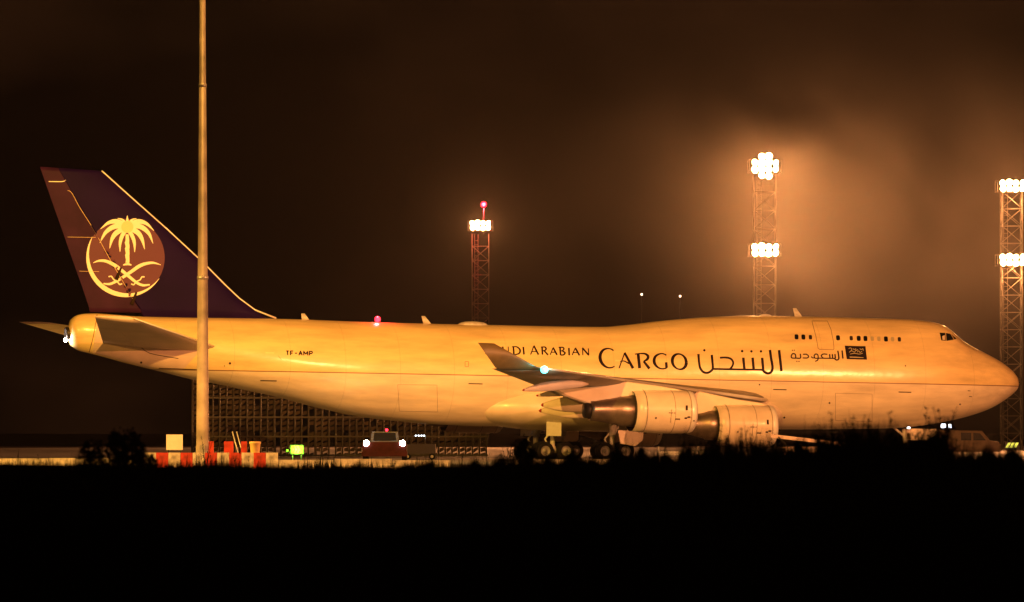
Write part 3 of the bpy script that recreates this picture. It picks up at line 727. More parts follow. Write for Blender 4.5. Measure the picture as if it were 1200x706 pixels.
# ------------------------------------------------------------------ lamp poles on the near side of the apron (one in frame)
SOD_L, SOD_R = (1., .47, .068), (1., .335, .11)
def lamp_pole(px, Y, label, col, pw, aims, x=None, group='tall lamp poles along the apron edge', along=()):
    X = x if x is not None else (px - 600) / FPX * Y
    o = empty('lamp_pole', (X, Y, 0)); tag(o, label, 'lamp pole', group)
    mb = MB(); H = 30.
    prof = [(0, .36), (1.2, .355), (1.2, .34), (10.2, .27), (10.2, .262), (20.4, .185), (20.4, .178), (H, .12)]
    mb.revolve(prof, (0, 0, 0), 20, axis='z'); mb.build('pole', M['pole'], o)
    mb = MB(); mb.tube((0, 0, 0), (0, 0, .06), .55, n=20)
    for i in range(8): t = i * math.pi / 4; mb.tube((.46 * math.cos(t), .46 * math.sin(t), .05), (.46 * math.cos(t), .46 * math.sin(t), .2), .03, n=6)
    mb.build('base_flange', M['dark'], o)
    for zz in (10.2, 20.4): mb = MB(); mb.revolve([(zz - .16, .285 - (zz > 15) * .09), (zz - .16, .30 - (zz > 15) * .09), (zz + .02, .30 - (zz > 15) * .09), (zz + .02, .25 - (zz > 15) * .08)], (0, 0, 0), 20, axis='z'); mb.build('joint_collar', M['metal_grey'], o)
    mb = MB(); mb.tube((.30, -.12, 1.4), (.20, -.08, 10.0), .025, n=6); mb.build('cable', M['dark'], o)
    mb = MB(); mb.box((0, -.37, .95), (.28, .04, .6)); mb.build('access_door', M['metal_grey'], o)
    mb = MB(); n = 20
    for i in range(n):
        a, b = 2 * math.pi * i / n, 2 * math.pi * (i + 1) / n
        for zz in (H - .1, H + .25): mb.tube((1.1 * math.cos(a), 1.1 * math.sin(a), zz), (1.1 * math.cos(b), 1.1 * math.sin(b), zz), .04, n=6)
    for i in range(4): a = math.pi / 2 * i; mb.tube((0, 0, H), (1.1 * math.cos(a), 1.1 * math.sin(a), H), .04, n=6)
    mb.build('lamp_ring', M['metal_grey'], o)
    for k, (ax, ay) in enumerate(aims):
        d = Vector((ax - X, ay - Y, 4 - H)).normalized(); c_ = Vector((d.x * 1.15, d.y * 1.15, H + .1)) if True else 0
        hd = flood_head(c_, d, .34, M['lamp_head'], o)
        spot('flood_lamp', c_ + d * .4, c_ + d * 5, col, pw / len(aims), 58, .6, .25, o)
    point('added_spill', (0, 0, H + .9), col, 14e3, .5, o)  # bare point without a fitting, added so the pole head glows
    for tx, ty, tz, p_ in along:     # unseen heads added to light the barrier row and the next pole
        d = Vector((tx - X, ty - Y, tz - H)).normalized(); c_ = Vector((d.x * 1.15, d.y * 1.15, H - .3)); flood_head(c_, d, .34, M['lamp_head'], o)
        spot('flood_lamp', c_ + d * .4, c_ + d * 5, col, p_, 46, .8, .25, o)
    return o
def flood_head(c_, d, r, lens, parent):
    d = Vector(d).normalized(); mb = MB(); mb.tube(c_ - d * .25, c_ + d * .12, r * .55, r, 14); mb.box(c_ - d * .32, (.26, .26, .26))
    h_ = mb.build('floodlight', M['dark'], parent)
    mb = MB(); mb.tube(c_ + d * .125, c_ + d * .135, r * .93, n=14, smooth=False); mb.build('lens', lens, h_); return h_
lamp_pole(237.5, 310, 'tall tapered lamp pole standing in front of the jet tail', SOD_L, 310e3, [(-30, 385), (-18, 390), (-8, 395), (2, 400)])
lamp_pole(0, 276, 'tall lamp pole off to the right of the jet nose', SOD_R, 330e3, [(6, 400), (16, 402), (26, 405), (36, 410)], x=46., along=[(-16, 310, 14, 200e3), (4, 299, 0, 150e3)])
lamp_pole(0, 286, 'farthest lamp pole to the right, well beyond the jet nose', SOD_R, 480e3, [(14, 404), (24, 406), (34, 408)], x=112.)
lamp_pole(0, 280, 'tall lamp pole off to the left of the tail', SOD_L, 130e3, [(-40, 380), (-25, 388)], x=-58., along=[(-22, 298, 0, 420e3)])

# ------------------------------------------------------------------ lattice floodlight masts behind the apron
SOD = (1., .36, .11)
def mast(px, Y, z_top, tiers, label, red=None, halo=60e3, xoff=0.):
    X = (px - 600) / FPX * Y; o = empty('floodlight_mast', (X, Y, 0)); tag(o, label, 'floodlight mast', 'lattice floodlight masts behind the apron')
    hw = 1.02; mb = MB(); st = 1.75; n = int(z_top / st)
    for sx in (-1, 1):
        for sy in (-1, 1): mb.tube((sx * hw, sy * hw, 0), (sx * hw, sy * hw, z_top), .050, n=6)
    for k in range(n + 1):
        z = k * st; c4_ = [(-hw, -hw), (hw, -hw), (hw, hw), (-hw, hw)]
        for i in range(4):
            a, b = c4_[i], c4_[(i + 1) % 4]; mb.tube((*a, z), (*b, z), .026, n=5)
            if k < n:
                if k % 3 != 1: (a, b) = (a, b) if (k + i) % 2 else (b, a); mb.tube((*a, z), (*b, z + st), .034, n=5)
                else: mb.tube((*a, z), (*b, z + st), .026, n=5); mb.tube((*b, z), (*a, z + st), .026, n=5)
    mb.build('lattice', M['lattice'], o)
    mb = MB()      # ladder
    for q in (-.2, .2): mb.tube((q - .5, hw * .7, 0), (q - .5, hw * .7, z_top), .025, n=5)
    for k in range(int(z_top / .45)): mb.tube((-.7, hw * .7, k * .45), (-.3, hw * .7, k * .45), .018, n=4)
    mb.build('ladder', M['lattice'], o)
    for ti, (z, nh, pw, dirs) in enumerate(tiers):
        mb = MB(); 
        for i in range(4):
            c4_ = [(-1.5, -1.5), (1.5, -1.5), (1.5, 1.5), (-1.5, 1.5)]; a, b = c4_[i], c4_[(i + 1) % 4]
            mb.tube((*a, z - .55), (*b, z - .55), .05, n=6); mb.tube((*a, z + .55), (*b, z + .55), .04, n=6); mb.tube((*a, z - .55), (*a, z + .55), .04, n=6)
        mb.build('gantry', M['lattice'], o)
        for i in range(nh):      # heads; a 16 lamp bank leaves its corners empty
            if nh == 16 and i in (0, 3, 12, 15): continue
            # facing the apron, aimed down at it and fanned out to both sides
            nr_ = nh // 4; az = R(-90 + (i % 4 - 1.5) * 26); row = i // 4 - (nr_ - 1) / 2
            d = Vector((math.cos(az), math.sin(az), -.22)).normalized()
            c_ = Vector(((i % 4 - 1.5) * .60, -1.55 - .12 * (i % 2), z + .60 * row + .05 * math.sin(i * 2.7))); flood_head(c_, d, .345 + .03 * math.sin(i * 5.1), M['lamp_sodium'], o)
        spot('flood_lamp', (0, -1.9, z), (0, -12, z - .6), SOD, pw, 150, .5, .5, o); point('added_spill', (.3, -2.1, z - 1.2), SOD, 4200 if px > 1000 else 700, .3, o)  # spill point has no fitting, added to brighten the lattice
        for (az, el, ang, p_) in dirs:   # narrow floodlights: azimuth 0 = towards the viewer's right
            d = Vector((math.cos(R(az)) * math.cos(R(el)), math.sin(R(az)) * math.cos(R(el)), math.sin(R(el))))
            c_ = Vector((d.x * 1.5, -1.2 + d.y * .8, z)); flood_head(c_, d, .22, M['lamp_head'], o); spot('flood_beam', c_ + d * .3, c_ + d * 5, SOD, p_, ang, .9, .12, o)
    if red:
        mb = MB(); mb.tube((.4, 0, z_top), (.4, 0, red - .15), .04, n=6); mb.build('rod', M['lattice'], o)
        ball((.4, 0, red), .36, 'obstruction_light', M['lamp_red'], o); point('obstruction_lamp', (.4, -.6, red), (1, .03, .05), 9e3, .2, o)
    return o
mast(896, 550, 26.2, [(26.9, 16, 200e3, ()), (19.0, 8, 90e3, ())], 'lattice mast with the largest burst of floodlights above the jet hump')
mast(1185, 592, 26.4, [(26.8, 8, 190e3, ()), (19.3, 8, 210e3, ())], 'lattice mast with two tiers of floodlights beyond the jet nose')
mast(563, 712, 26.0, [(27.0, 8, 330e3, ())], 'distant lattice mast with a red warning lamp behind the fuselage', red=29.6)
# two far lamps low in the sky
for px, py, lb in ((752, 345.2, 'far off small lamp on a post, left of two above the fuselage'), (797, 347.3, 'far off small lamp on a post, right of two above the fuselage')):
    p = W(px, 1500, py); o = empty('distant_lamp', (p.x, p.y, 0)); tag(o, lb, 'lamp post', 'distant lamps')
    mb = MB(); mb.tube((0, 0, 0), (0, 0, p.z - .2), .2, .1, 8); mb.build('post', M['dark'], o); ball((0, 0, p.z), .26, 'lamp', mat('far_lamp', (.8,.7,.6), .3, emis=(1, .72, .5), estr=6), o)

# ------------------------------------------------------------------ barriers, signs, fence
def kerb_block(x, Y, ln, h_, m, name, label, cat, group, rz=0.):
    mb = MB(); prof = [(-.28, 0), (-.28, .12), (-.12, .28), (-.09, h_), (.09, h_), (.12, .28), (.28, .12), (.28, 0)]
    n = len(prof); vs = [(-ln / 2, y, z) for y, z in prof] + [(ln / 2, y, z) for y, z in prof]
    mb.add(vs, [(i, (i + 1) % n, n + (i + 1) % n, n + i) for i in range(n)] + [tuple(range(n)), tuple(range(2 * n - 1, n - 1, -1))])
    o = mb.build(name, m); o.location = (x, Y, .004); o.rotation_euler.z = rz; return tag(o, label, cat, group)
YB = 297.0
X = W(-12, YB).x
i = 0
while X < W(168, YB).x - 1.4:
    kerb_block(X + 1.5, YB, 2.96, .58 + .03 * math.sin(i * 2.1), M['barrier'], 'concrete_barrier', 'low grey concrete barrier block in the row left of the lamp pole', 'barrier', 'concrete barriers left of the pole', R(.6 * math.sin(i * 3))); X += 3.0; i += 1
X = W(321, YB).x; i = 0
while X < W(880, YB).x:
    if not (i % 5 == 3): kerb_block(X + 1.5, YB + 2, 2.9, .50 + .05 * math.sin(i * 1.7), M['barrier'], 'concrete_barrier', 'low grey concrete barrier block in the broken row in front of the belly and engines', 'barrier', 'concrete barriers under the belly', R(1.2 * math.sin(i * 3)))
    X += 3.0; i += 1
# red and white water filled blocks
X = W(169, YB).x; i = 0; Xe = W(312, YB).x
while X < Xe:
    ln = .62; m = M['red'] if i % 2 else M['white']; tone = 'red' if i % 2 else 'white'
    kerb_block(X + ln / 2, YB - .2, ln - .02, .88, m, 'road_barrier', f'{tone} plastic block in the red and white barrier row by the lamp pole', 'road barrier', f'{tone} blocks in the striped barrier row'); X += ln; i += 1
# white board on posts
p = W(204.5, 299); o = empty('sign_board', (p.x, 299, 0)); tag(o, 'square blank pale sign board standing behind the striped barriers, left of the lamp pole', 'sign')
z0_, z1_ = CAMH - (527.5 - HOR) / FPX * 299, CAMH - (509.5 - HOR) / FPX * 299
mb = MB(); mb.box((0, 0, (z0_ + z1_) / 2), (19 / FPX * 299, .25, z1_ - z0_)); mb.build('panel', M['signw'], o)
mb = MB(); 
for q in (-.3, .3): mb.box((q, 0, z0_ / 2), (.06, .06, z0_))
mb.build('post', M['dark'], o)
# upright red barriers and a cream drum
for px, wpx, lb in ((247.5, 6, 'narrow upright red marker right against the lamp pole'), (268, 11, 'widest upright red marker right of the lamp pole'), (286, 7, 'upright red marker between the leaning rails and the cream drum')):
    p = W(px, 300); o = empty('barrier_marker', (p.x, 300, 0)); tag(o, lb, 'marker', 'upright red markers'); ww_ = wpx / FPX * 300
    mb = MB(); mb.box((0, 0, .95), (ww_, .12, 1.0)); mb.build('panel', M['red'], o)
    mb = MB(); mb.box((0, 0, .04), (ww_ + .2, .4, .08)).box((0, 0, .26), (.07, .07, .38)).box((0, 0, 1.47), (ww_ * .8, .1, .05)); mb.build('foot', M['rubber'], o)
p = W(299, 300); mb = MB(); mb.revolve([(0, .20), (.04, .25), (.5, .24), (.5, .26), (.56, .26), (.9, .23), (1.30, .27), (1.36, .31), (1.44, .30), (1.44, .04)], (0, 0, 0), 20, axis='z', cap0=True)
o = mb.build('traffic_drum', mat('cream_plastic', (.62, .42, .16), .5, var=.2)); o.location = (p.x, 300, 0); tag(o, 'cream plastic drum at the right end of the striped barriers', 'traffic drum')
o = empty('leaning_rails', (W(277, 301).x, 301, 0)); tag(o, 'pair of thin pale rails leaning behind the red markers', 'rails')
for q in (0, .22): mb = MB(); mb.tube((q + .25, -.2, .3), (q - .22, .3, 1.95), .035, n=6); mb.build('rail', M['metal_grey'], o)
# green lit sign
p = W(348, 330); o = empty('lit_sign', (p.x, 330, 0)); tag(o, 'small green glowing taxiway sign under the rear fuselage', 'lit sign')
zc_ = CAMH - (527.2 - HOR) / FPX * 330
mb = MB(); mb.box((0, 0, zc_), (.78, .14, .52)); mb.build('housing', M['dark'], o)
mb = MB(); mb.box((.02, -.08, zc_), (.66, .02, .42)); face = mb.build('sign_face', M['green_sign'], o)
mb = MB(); 
for q in (-.16, .02, .20): mb.tube((q - .07, -.095, zc_ + .17), (q + .05, -.095, zc_), .022, n=4).tube((q + .05, -.095, zc_), (q - .07, -.095, zc_ - .17), .022, n=4)
mb.build('marking', M['green_mark'], face)
ball((-.55, -.1, zc_ - .05), .07, 'lamp', M['green_sign'], o)
mb = MB(); 
for q in (-.25, .25): mb.tube((q, 0, 0), (q, 0, zc_ - .2), .03, n=6)
mb.build('post', M['dark'], o); point('sign_glow', (0, -.5, zc_), (.35, 1, .05), 500, .2, o)
# yellow-green lit board at the far right
p = W(1186, 420); o = empty('hazard_board', (p.x, 420, 0)); tag(o, 'small yellow green chevron board at the foot of the mast beyond the nose', 'board')
zc_ = CAMH - (522 - HOR) / FPX * 420
mb = MB()
for q in (-.28, 0, .28): mb.add([(q - .2, -.03, zc_ - .18), (q, -.03, zc_ - .18), (q + .2, -.03, zc_ + .18), (q, -.03, zc_ + .18), (q - .2, .03, zc_ - .18), (q, .03, zc_ - .18), (q + .2, .03, zc_ + .18), (q, .03, zc_ + .18)], [(0,1,2,3),(7,6,5,4),(0,4,5,1),(1,5,6,2),(2,6,7,3),(3,7,4,0)])
mb.build('chevron', M['yellow_green'], o)
mb = MB(); mb.box((0, .06, zc_), (1.0, .05, .46)); mb.tube((0, .06, 0), (0, .06, zc_), .04, n=6); mb.build('stand', M['dark'], o)

# blast fence behind the rear fuselage: posts, rails and curved louvre panels
YF = 452.0
o = empty('blast_fence', (0, YF, 0)); tag(o, 'tall louvred jet blast fence behind the rear fuselage', 'fence')
xa, xb_ = W(229, YF).x, W(572, YF).x; HF = 6.1
nb = int((xb_ - xa) / .53); rnd_f = random.Random(77)
mb = MB()
for k in range(nb + 1):
    x = xa + k * .53; zz = 0
    drop = rnd_f.random() < .12; dx_ = rnd_f.uniform(-.04, .04)
    for q in range(15):
        if rnd_f.random() < (.5 if drop else .05): continue
        tl_ = rnd_f.uniform(-.08, .10)
        za, zb_ = q * HF / 15, (q + .72) * HF / 15
        ya, yb_ = .9 * (za / HF) ** 2, .9 * (zb_ / HF) ** 2
        mb.add([(x - .17 + dx_, ya, za - .05 - tl_), (x + .17 + dx_, ya, za + .05 + tl_), (x + .17, yb_ - .16, zb_ + .03), (x - .17, yb_ - .16, zb_ - .07)], [(0, 1, 2, 3)])
mb.build('louvres', M['fence'], o, fix=False)
mb = MB()
for k in range(nb + 2):
    x = xa - .265 + k * .53; mb.tube((x, -.12, 0), (x, .80, HF), .075, n=5)
for k in range(0, nb + 2, 6): x = xa - .265 + k * .53; mb.tube((x, -.02, 0), (x, .85, HF + .05), .09, n=6).tube((x, 2.6, 0), (x, .9, HF * .8), .07, n=6)
mb.build('post', M['fence_post'], o)
mb = MB()
for z in (.1, 1.55, 3.05, 4.55, HF): mb.box(((xa + xb_) / 2, .9 * (z / HF) ** 2 - .12, z), (xb_ - xa, .14, .13))
mb.build('rail', M['fence_post'], o)

# ------------------------------------------------------------------ vehicles
def vwheel(o, x, y, r=.42):
    mb = MB(); mb.revolve([(-.13, r * .5), (-.13, r * .9), (-.09, r), (.09, r), (.13, r * .9), (.13, r * .5)], (x, y, r), 20, axis='y'); t = mb.build('wheel', M['rubber'], o)
    for q_ in (-1, 1): mb = MB(); mb.revolve([(q_ * .11, r * .52), (q_ * .08, r * .3), (q_ * .12, .01)], (x, y, r), 14, axis='y'); mb.build('rim', M['hub'], t)
# aircraft tug facing the viewer with both headlights on
p = W(451, 388); o = empty('aircraft_tug', (p.x, 388, 0)); tag(o, 'low red tug with two blazing headlights under the rear fuselage', 'tug')
mr = mat('tug_red_paint', (.03, .004, .003), .7, spec=.1, var=.3)
mb = MB(); mb.prism([(-1.45, .35), (1.45, .35), (1.45, 1.05), (1.3, 1.25), (-1.3, 1.25), (-1.45, 1.05)], -1.2, 3.2); mb.prism([(-1.5, .3), (1.5, .3), (1.5, .62), (-1.5, .62)], -1.35, -1.2); mb.build('body', mr, o)
mb = MB(); mb.prism([(-.95, 1.25), (.95, 1.25), (.85, 1.95), (-.85, 1.95)], .2, 1.7); mb.build('cab', M['dark'], o)
mb = MB(); mb.prism([(-.78, 1.33), (.78, 1.33), (.70, 1.86), (-.70, 1.86)], .17, .2); mb.build('windscreen', M['glass'], o)
for q in (-1.5, 1.5):
    for yy in (-.4, 2.4): 
        mb = MB(); mb.revolve([(-.16, .26), (-.16, .42), (-.1, .48), (.1, .48), (.16, .42), (.16, .26)], (q * .86, yy, .48), 20, axis='x', cap0=True, cap1=True); mb.build('wheel', M['rubber'], o)
for q in (-1.2, 1.2):
    mb = MB(); mb.tube((q, -1.24, 1.17), (q, -1.2, 1.17), .19, n=14, smooth=False); mb.build('headlight', M['lamp_white'], o)
ball((.1, .9, 2.05), .09, 'beacon_light', M['lamp_red'], o)
# string of small lamps on a hand rail of passenger steps behind
p = W(492, 404); o = empty('service_cart', (p.x, 404, 0)); tag(o, 'dark service cart with a short row of small lamps, right of the tug', 'cart')
mb = MB(); mb.box((0, 0, .75), (2.2, 1.3, .7)); mb.build('body', M['dark'], o)
for q in (-.85, .85):
    for yy in (-.55, .55): vwheel(o, q, yy, .22)
mb = MB(); mb.tube((-.9, 0, 1.1), (-.9, 0, 1.65), .03, n=6).tube((.4, 0, 1.1), (.4, 0, 1.65), .03, n=6).tube((-.9, 0, 1.65), (.4, 0, 1.65), .03, n=6); mb.build('rail', M['metal_grey'], o)
for q in (-.28, -.08, .12, .30): ball((q, -.1, 1.66), .045, 'lamp', M['lamp_cool'], o)
# van beyond the nose
def van(px, Y, label, mb_col, rz=0., lights=True):
    p = W(px, Y); o = empty('van', (p.x, Y, 0), rz); tag(o, label, 'van')
    mb = MB(); prof = [(-2.5, .35), (2.45, .35), (2.5, .9), (2.3, 1.15), (1.65, 1.25), (1.05, 2.0), (-2.35, 2.08), (-2.5, 1.9)]
    n = len(prof); A = [(x, -.92, z) for x, z in prof]; B = [(x * .97, -1.0 * .92, 0) for x, z in prof]
    rings = []
    for yy, sc_ in ((-1.0, .965), (-.88, 1.), (.88, 1.), (1.0, .965)): rings.append([(x * sc_, yy, 1.1 + (z - 1.1) * sc_) for x, z in prof])
    mb.loft(rings, smooth=False); mb.build('body', mb_col, o)
    for s_ in (-1, 1):
        mb = MB(); mb.prism([(.35, 1.25), (1.35, 1.25), (.88, 1.8), (.35, 1.84)], s_ * 1.0 - .015, s_ * 1.0 + .015); mb.prism([(-.6, 1.25), (.2, 1.25), (.2, 1.84), (-.6, 1.86)], s_ * 1.0 - .015, s_ * 1.0 + .015); mb.build('window', M['glass'], o)
    mb = MB(); mb.add([(1.62, -.78, 1.30), (1.62, .78, 1.30), (1.12, .7, 1.93), (1.12, -.7, 1.93)], [(0, 1, 2, 3)]); mb.build('windscreen', M['glass'], o)
    for x in (-1.6, 1.55):
        for yy in (-.85, .85): vwheel(o, x, yy, .35)
    mb = MB(); mb.box((2.42, -.7, .85), (.12, .3, .2)).box((2.42, .7, .85), (.12, .3, .2)); mb.build('headlight', M['cream'], o)
    return o
v = van(1134, 452, 'pale van standing under the jet chin, lit orange', mat('van_paint', (.09, .06, .045), .6, spec=.2, var=.25, vscale=1.5))
# light tower with two cool lamps under the nose
def work_light(px, py, Y, label, wpx):
    p = W(px, Y, py); o = empty('work_light', (p.x, Y, 0)); tag(o, label, 'work light', 'cool white work lights under the nose')
    mb = MB(); mb.tube((0, 0, 0), (0, 0, p.z), .035, n=6)
    for k in range(3): a = k * 2.094 + .5; mb.tube((0, 0, .5), (.45 * math.cos(a), .45 * math.sin(a), 0), .025, n=6)
    mb.build('stand', M['metal_grey'], o); mb = MB(); mb.box((0, .05, p.z), (wpx / 14. + .06, .12, .36)); hh = mb.build('housing', M['dark'], o)
    mb = MB(); mb.box((0, -.02, p.z), (wpx / 14., .03, .28)); mb.build('lens', M['lamp_cool'], hh)
work_light(1105.5, 499.3, 455, 'wider cool white work light just behind the jet chin', 5); work_light(1113.2, 499.6, 456, 'small cool white work light to the right of the wider one', 3)
p = W(1064.5, 445); o = empty('lit_cabinet', (p.x, 445, 0)); tag(o, 'narrow upright cabinet with a cool white lit front beside the nose wheels', 'cabinet')
mb = MB(); mb.box((0, 0, .9), (.5, .5, 1.8)); mb.build('body', M['dark'], o); zc_ = W(0, 445, 505.5).z; mb = MB(); mb.box((0, -.27, zc_ - .0), (.22, .03, .62)); mb.build('lamp', M['lamp_cool'], o)
# belt loader under the forward fuselage
p = W(951, 383); o = empty('belt_loader', (p.x, 383, 0)); tag(o, 'pale belt loader with its raised conveyor beside the forward fuselage', 'belt loader')
mpk = mat('loader_paint', (.66, .48, .42), .45, var=.3, vscale=1.5)
mb = MB(); mb.prism([(-2.0, .35), (1.9, .35), (1.9, .8), (1.2, .95), (-2.0, .95)], -.8, .8); mb.build('chassis', mpk, o)
mb = MB(); mb.prism([(-2.7, 1.55), (2.2, 1.0), (2.2, 1.22), (-2.7, 1.78)], -.45, .45); mb.build('conveyor', mpk, o)
mb = MB(); mb.tube((-1.5, -.5, .9), (-2.2, -.5, 1.6), .05, n=6).tube((-1.5, .5, .9), (-2.2, .5, 1.6), .05, n=6).tube((1.2, -.6, .9), (1.2, -.6, 1.9), .04, n=6).tube((1.2, -.6, 1.9), (1.9, -.6, 1.9), .04, n=6); mb.build('arm', M['dark'], o)
for x in (-1.4, 1.3):
    for yy in (-.75, .75): vwheel(o, x, yy, .34)
# baggage dollies on the right
proto = None
for k, px in enumerate((792, 838, 1000, 1025)):
    p = W(px, 372 + k * 2)
    if proto is None:
        proto = o = empty('cargo_dolly', (p.x, p.y, 0)); mb = MB(); mb.box((0, 0, .5), (2.3, 1.6, .12)).box((0, -.78, .62), (2.3, .05, .14)).box((-1.1, 0, .75), (.06, 1.5, .5)).tube((1.1, 0, .45), (1.9, 0, .3), .04, n=6); mb.build('deck', M['metal_grey'], o)
        for x in (-.8, .8):
            for yy in (-.65, .65): vwheel(o, x, yy, .2)
    else: o = copy_tree(proto); o.location = (p.x, p.y, 0)
    tag(o, ('flat cargo dolly below the outboard engine', 'flat cargo dolly below the inboard engine', 'flat cargo dolly behind the reeds, left of the nose wheels', 'flat cargo dolly closest to the nose wheels')[k], 'cargo dolly', 'empty cargo dollies')

# ------------------------------------------------------------------ vegetation on the bank
def blade_mesh(mb, x, y, z, h_, wd, lean, az, seg=3):
    dx, dy = math.cos(az), math.sin(az); px_, py_ = -math.sin(az) , math.cos(az); rows_ = []
    for k in range(seg + 1):
        t = k / seg; off = lean * t * t; ww_ = wd * (1 - t * .95) / 2
        rows_.append(((x + dx * off - px_ * ww_, y + dy * off - py_ * ww_, z + h_ * t), (x + dx * off + px_ * ww_, y + dy * off + py_ * ww_, z + h_ * t)))
    for a, b in zip(rows_, rows_[1:]): mb.add([a[0], a[1], b[1], b[0]], [(0, 1, 2, 3)])
rnd = random.Random(5)
mb = MB()
for k in range(15000):
    y = rnd.uniform(44, 74); x = rnd.uniform(-.105, .105) * y
    blade_mesh(mb, x, y, ground_z(y, x) - .02, rnd.uniform(.03, .11) * (1 + (rnd.random() < .05) * .8), rnd.uniform(.006, .014), rnd.uniform(-.05, .05), rnd.uniform(0, 6.28), 2)
EDGE = [(0,548),(90,544),(330,547),(400,545),(560,540),(600,534),(640,532),(700,529),(760,526),(800,521),(860,518),(900,517),(1000,511),(1050,509),(1120,521),(1200,526)]
for k in range(16000):     # taller tufts, thicker towards the right
    y = rnd.uniform(48, 66); px = rnd.uniform(-20, 1220) if k % 3 else rnd.uniform(640, 1220); x = (px - 600) / FPX * y; g0 = ground_z(y, x)
    row_ = interp(EDGE, px) + 7 * math.sin(px * .11) * math.sin(px * .037 + 1) + 5 * math.sin(px * .23 + 2) + rnd.expovariate(.16) ; hh = CAMH - (row_ - HOR) / FPX * y - g0
    if hh > .03: blade_mesh(mb, x, y, g0 - .02, hh * rnd.uniform(.85, 1.12), rnd.uniform(.008, .018), rnd.uniform(-.25, .25) * hh, rnd.uniform(0, 6.28), 3)
for k in range(1500):       # tall thin reeds
    y = rnd.uniform(50, 64); px = rnd.gauss(*rnd.choice(((880, 22), (730, 30), (980, 30), (1040, 35), (1095, 14), (1005, 14), (820, 25), (260, 60), (60, 50), (330, 70), (560, 50)))); x = (px - 600) / FPX * y; g0 = ground_z(y, x)
    row_ = interp(EDGE, px) - (abs(rnd.gauss(0, 11)) if px > 640 else abs(rnd.gauss(0, 5))); hh = CAMH - (row_ - HOR) / FPX * y - g0
    blade_mesh(mb, x, y, g0 - .02, hh, rnd.uniform(.010, .020), rnd.uniform(-.3, .3) * hh, rnd.uniform(0, 6.28), 4)
for k in range(12000):      # meadow in front of the barriers
    y = rnd.uniform(255, 294); x = rnd.uniform(-.1, .1) * y
    hh = rnd.uniform(.2, .45) * (1 + (rnd.random() < .1) * .6) * (1.1 + .7 * math.sin(x * 1.9) * math.sin(x * .7 + 2))
    blade_mesh(mb, x, y, -.02, hh, rnd.uniform(.03, .07), rnd.uniform(-.15, .15), rnd.uniform(0, 6.28), 2)
tag(mb.build('grass', M['grass'], fix=False), 'short dark grass covering the bank and the field edge', 'grass', kind='stuff')
def weed(seed, kind):
    """a leafy weed 1 m tall: stems with narrow leaves or plumes"""
    r = random.Random(seed); st, lf = MB(), MB()
    for q in range(r.randint(3, 6)):
        a = r.uniform(0, 6.28); ln = r.uniform(.05, .28); H = r.uniform(.6, 1.0); prev = Vector((r.uniform(-.06, .06), r.uniform(-.06, .06), 0))
        for k in range(1, 8):
            t = k / 7; cur = Vector((prev.x + math.cos(a) * ln * .28 * t, prev.y + math.sin(a) * ln * .28 * t, H * t)); st.tube(prev, cur, .013 * (1.3 - t), n=5, caps=False)
            nl = 3 if kind == 'leafy' else 2
            for j in range(nl + (2 if k > 4 else 0)):
                b = r.uniform(0, 6.28); s_ = (r.uniform(.09, .20) if kind == 'leafy' else r.uniform(.06, .14)) * (1.15 - t * .5); up = r.uniform(.2, 1.1)
                d = Vector((math.cos(b), math.sin(b), up)).normalized(); sd = d.cross(Vector((0, 0, 1))).normalized() * s_ * (.20 if kind == 'leafy' else .12); c_ = prev.lerp(cur, r.random())
                lf.add([c_, c_ + d * s_ * .45 + sd, c_ + d * s_ - Vector((0, 0, s_ * .15)), c_ + d * s_ * .45 - sd], [(0, 1, 2, 3)])
            prev = cur
    o = empty('weed_plant', (0, -500 , 0)); st.build('stem', M['leaf'], o); lf.build('foliage', M['leaf'], o, fix=False); return o
protos = [weed(3, 'leafy'), weed(8, 'plume'), weed(21, 'leafy'), weed(34, 'plume')]
used = [False] * 4
def place_weed(k, px, Y, top_py, group, label, sx=1.):
    p = W(px, Y); z = ground_z(Y, p.x); H = CAMH - (top_py - HOR) / FPX * Y - z
    if used[k]: o = copy_tree(protos[k])
    else: o = protos[k]; used[k] = True
    o.location = (p.x, Y, z - .01); s_ = H / .92; o.scale = (s_ * sx, s_ * sx, s_); o.rotation_euler.z = rnd.uniform(0, 6.28)
    tag(o, label, 'weed', group); return o
gA = ('weeds across the bank', 'dark weed standing among many alike along the top of the bank')
gB = ('thin weeds by the barriers', 'thin dark weed standing in front of the pale barriers')
rnd2 = random.Random(9)
# right hand clump: rows read off the photo as (column, top row)
tops = [(842,500),(852,514),(864,498),(872,512),(880,510),(892,515),(905,520),(918,519),(934,516),(944,509),(952,520),(962,496),(975,487),(985,498),(993,506),(1003,487),(1010,500),(1018,484),(1026,500),(1034,510),(1044,486),(1052,505),(1060,512),(1072,516),(1082,481),(1090,498),(1100,485),(1106,478),(1114,502),(1122,515),(1134,520),(1146,524),(1158,523),(1170,520),(1182,527),(1194,524),(826,520),(812,526),(800,522),(786,519),(776,528),(760,530),(748,533),(738,524),(725,532),(1028,492),(968,505),(1008,492),(1094,492),(998,512)]
for k, (px, py) in enumerate(tops):
    for q in range(3): place_weed((k + q) % 4, px + rnd.uniform(-4, 4) * (q + .5), rnd.uniform(50, 62), py + q * rnd.uniform(2, 8), *gA, sx=.95)
for k in range(70):
    px = rnd.uniform(0, 1200); base = interp([(0,541),(90,541),(100,534),(175,537),(330,539),(600,530),(700,532),(800,520),(900,512),(1000,506),(1120,512),(1200,524)], px)
    place_weed(k % 4, px, rnd.uniform(50, 70), base + rnd.uniform(-2, 9), *gA, sx=.9)
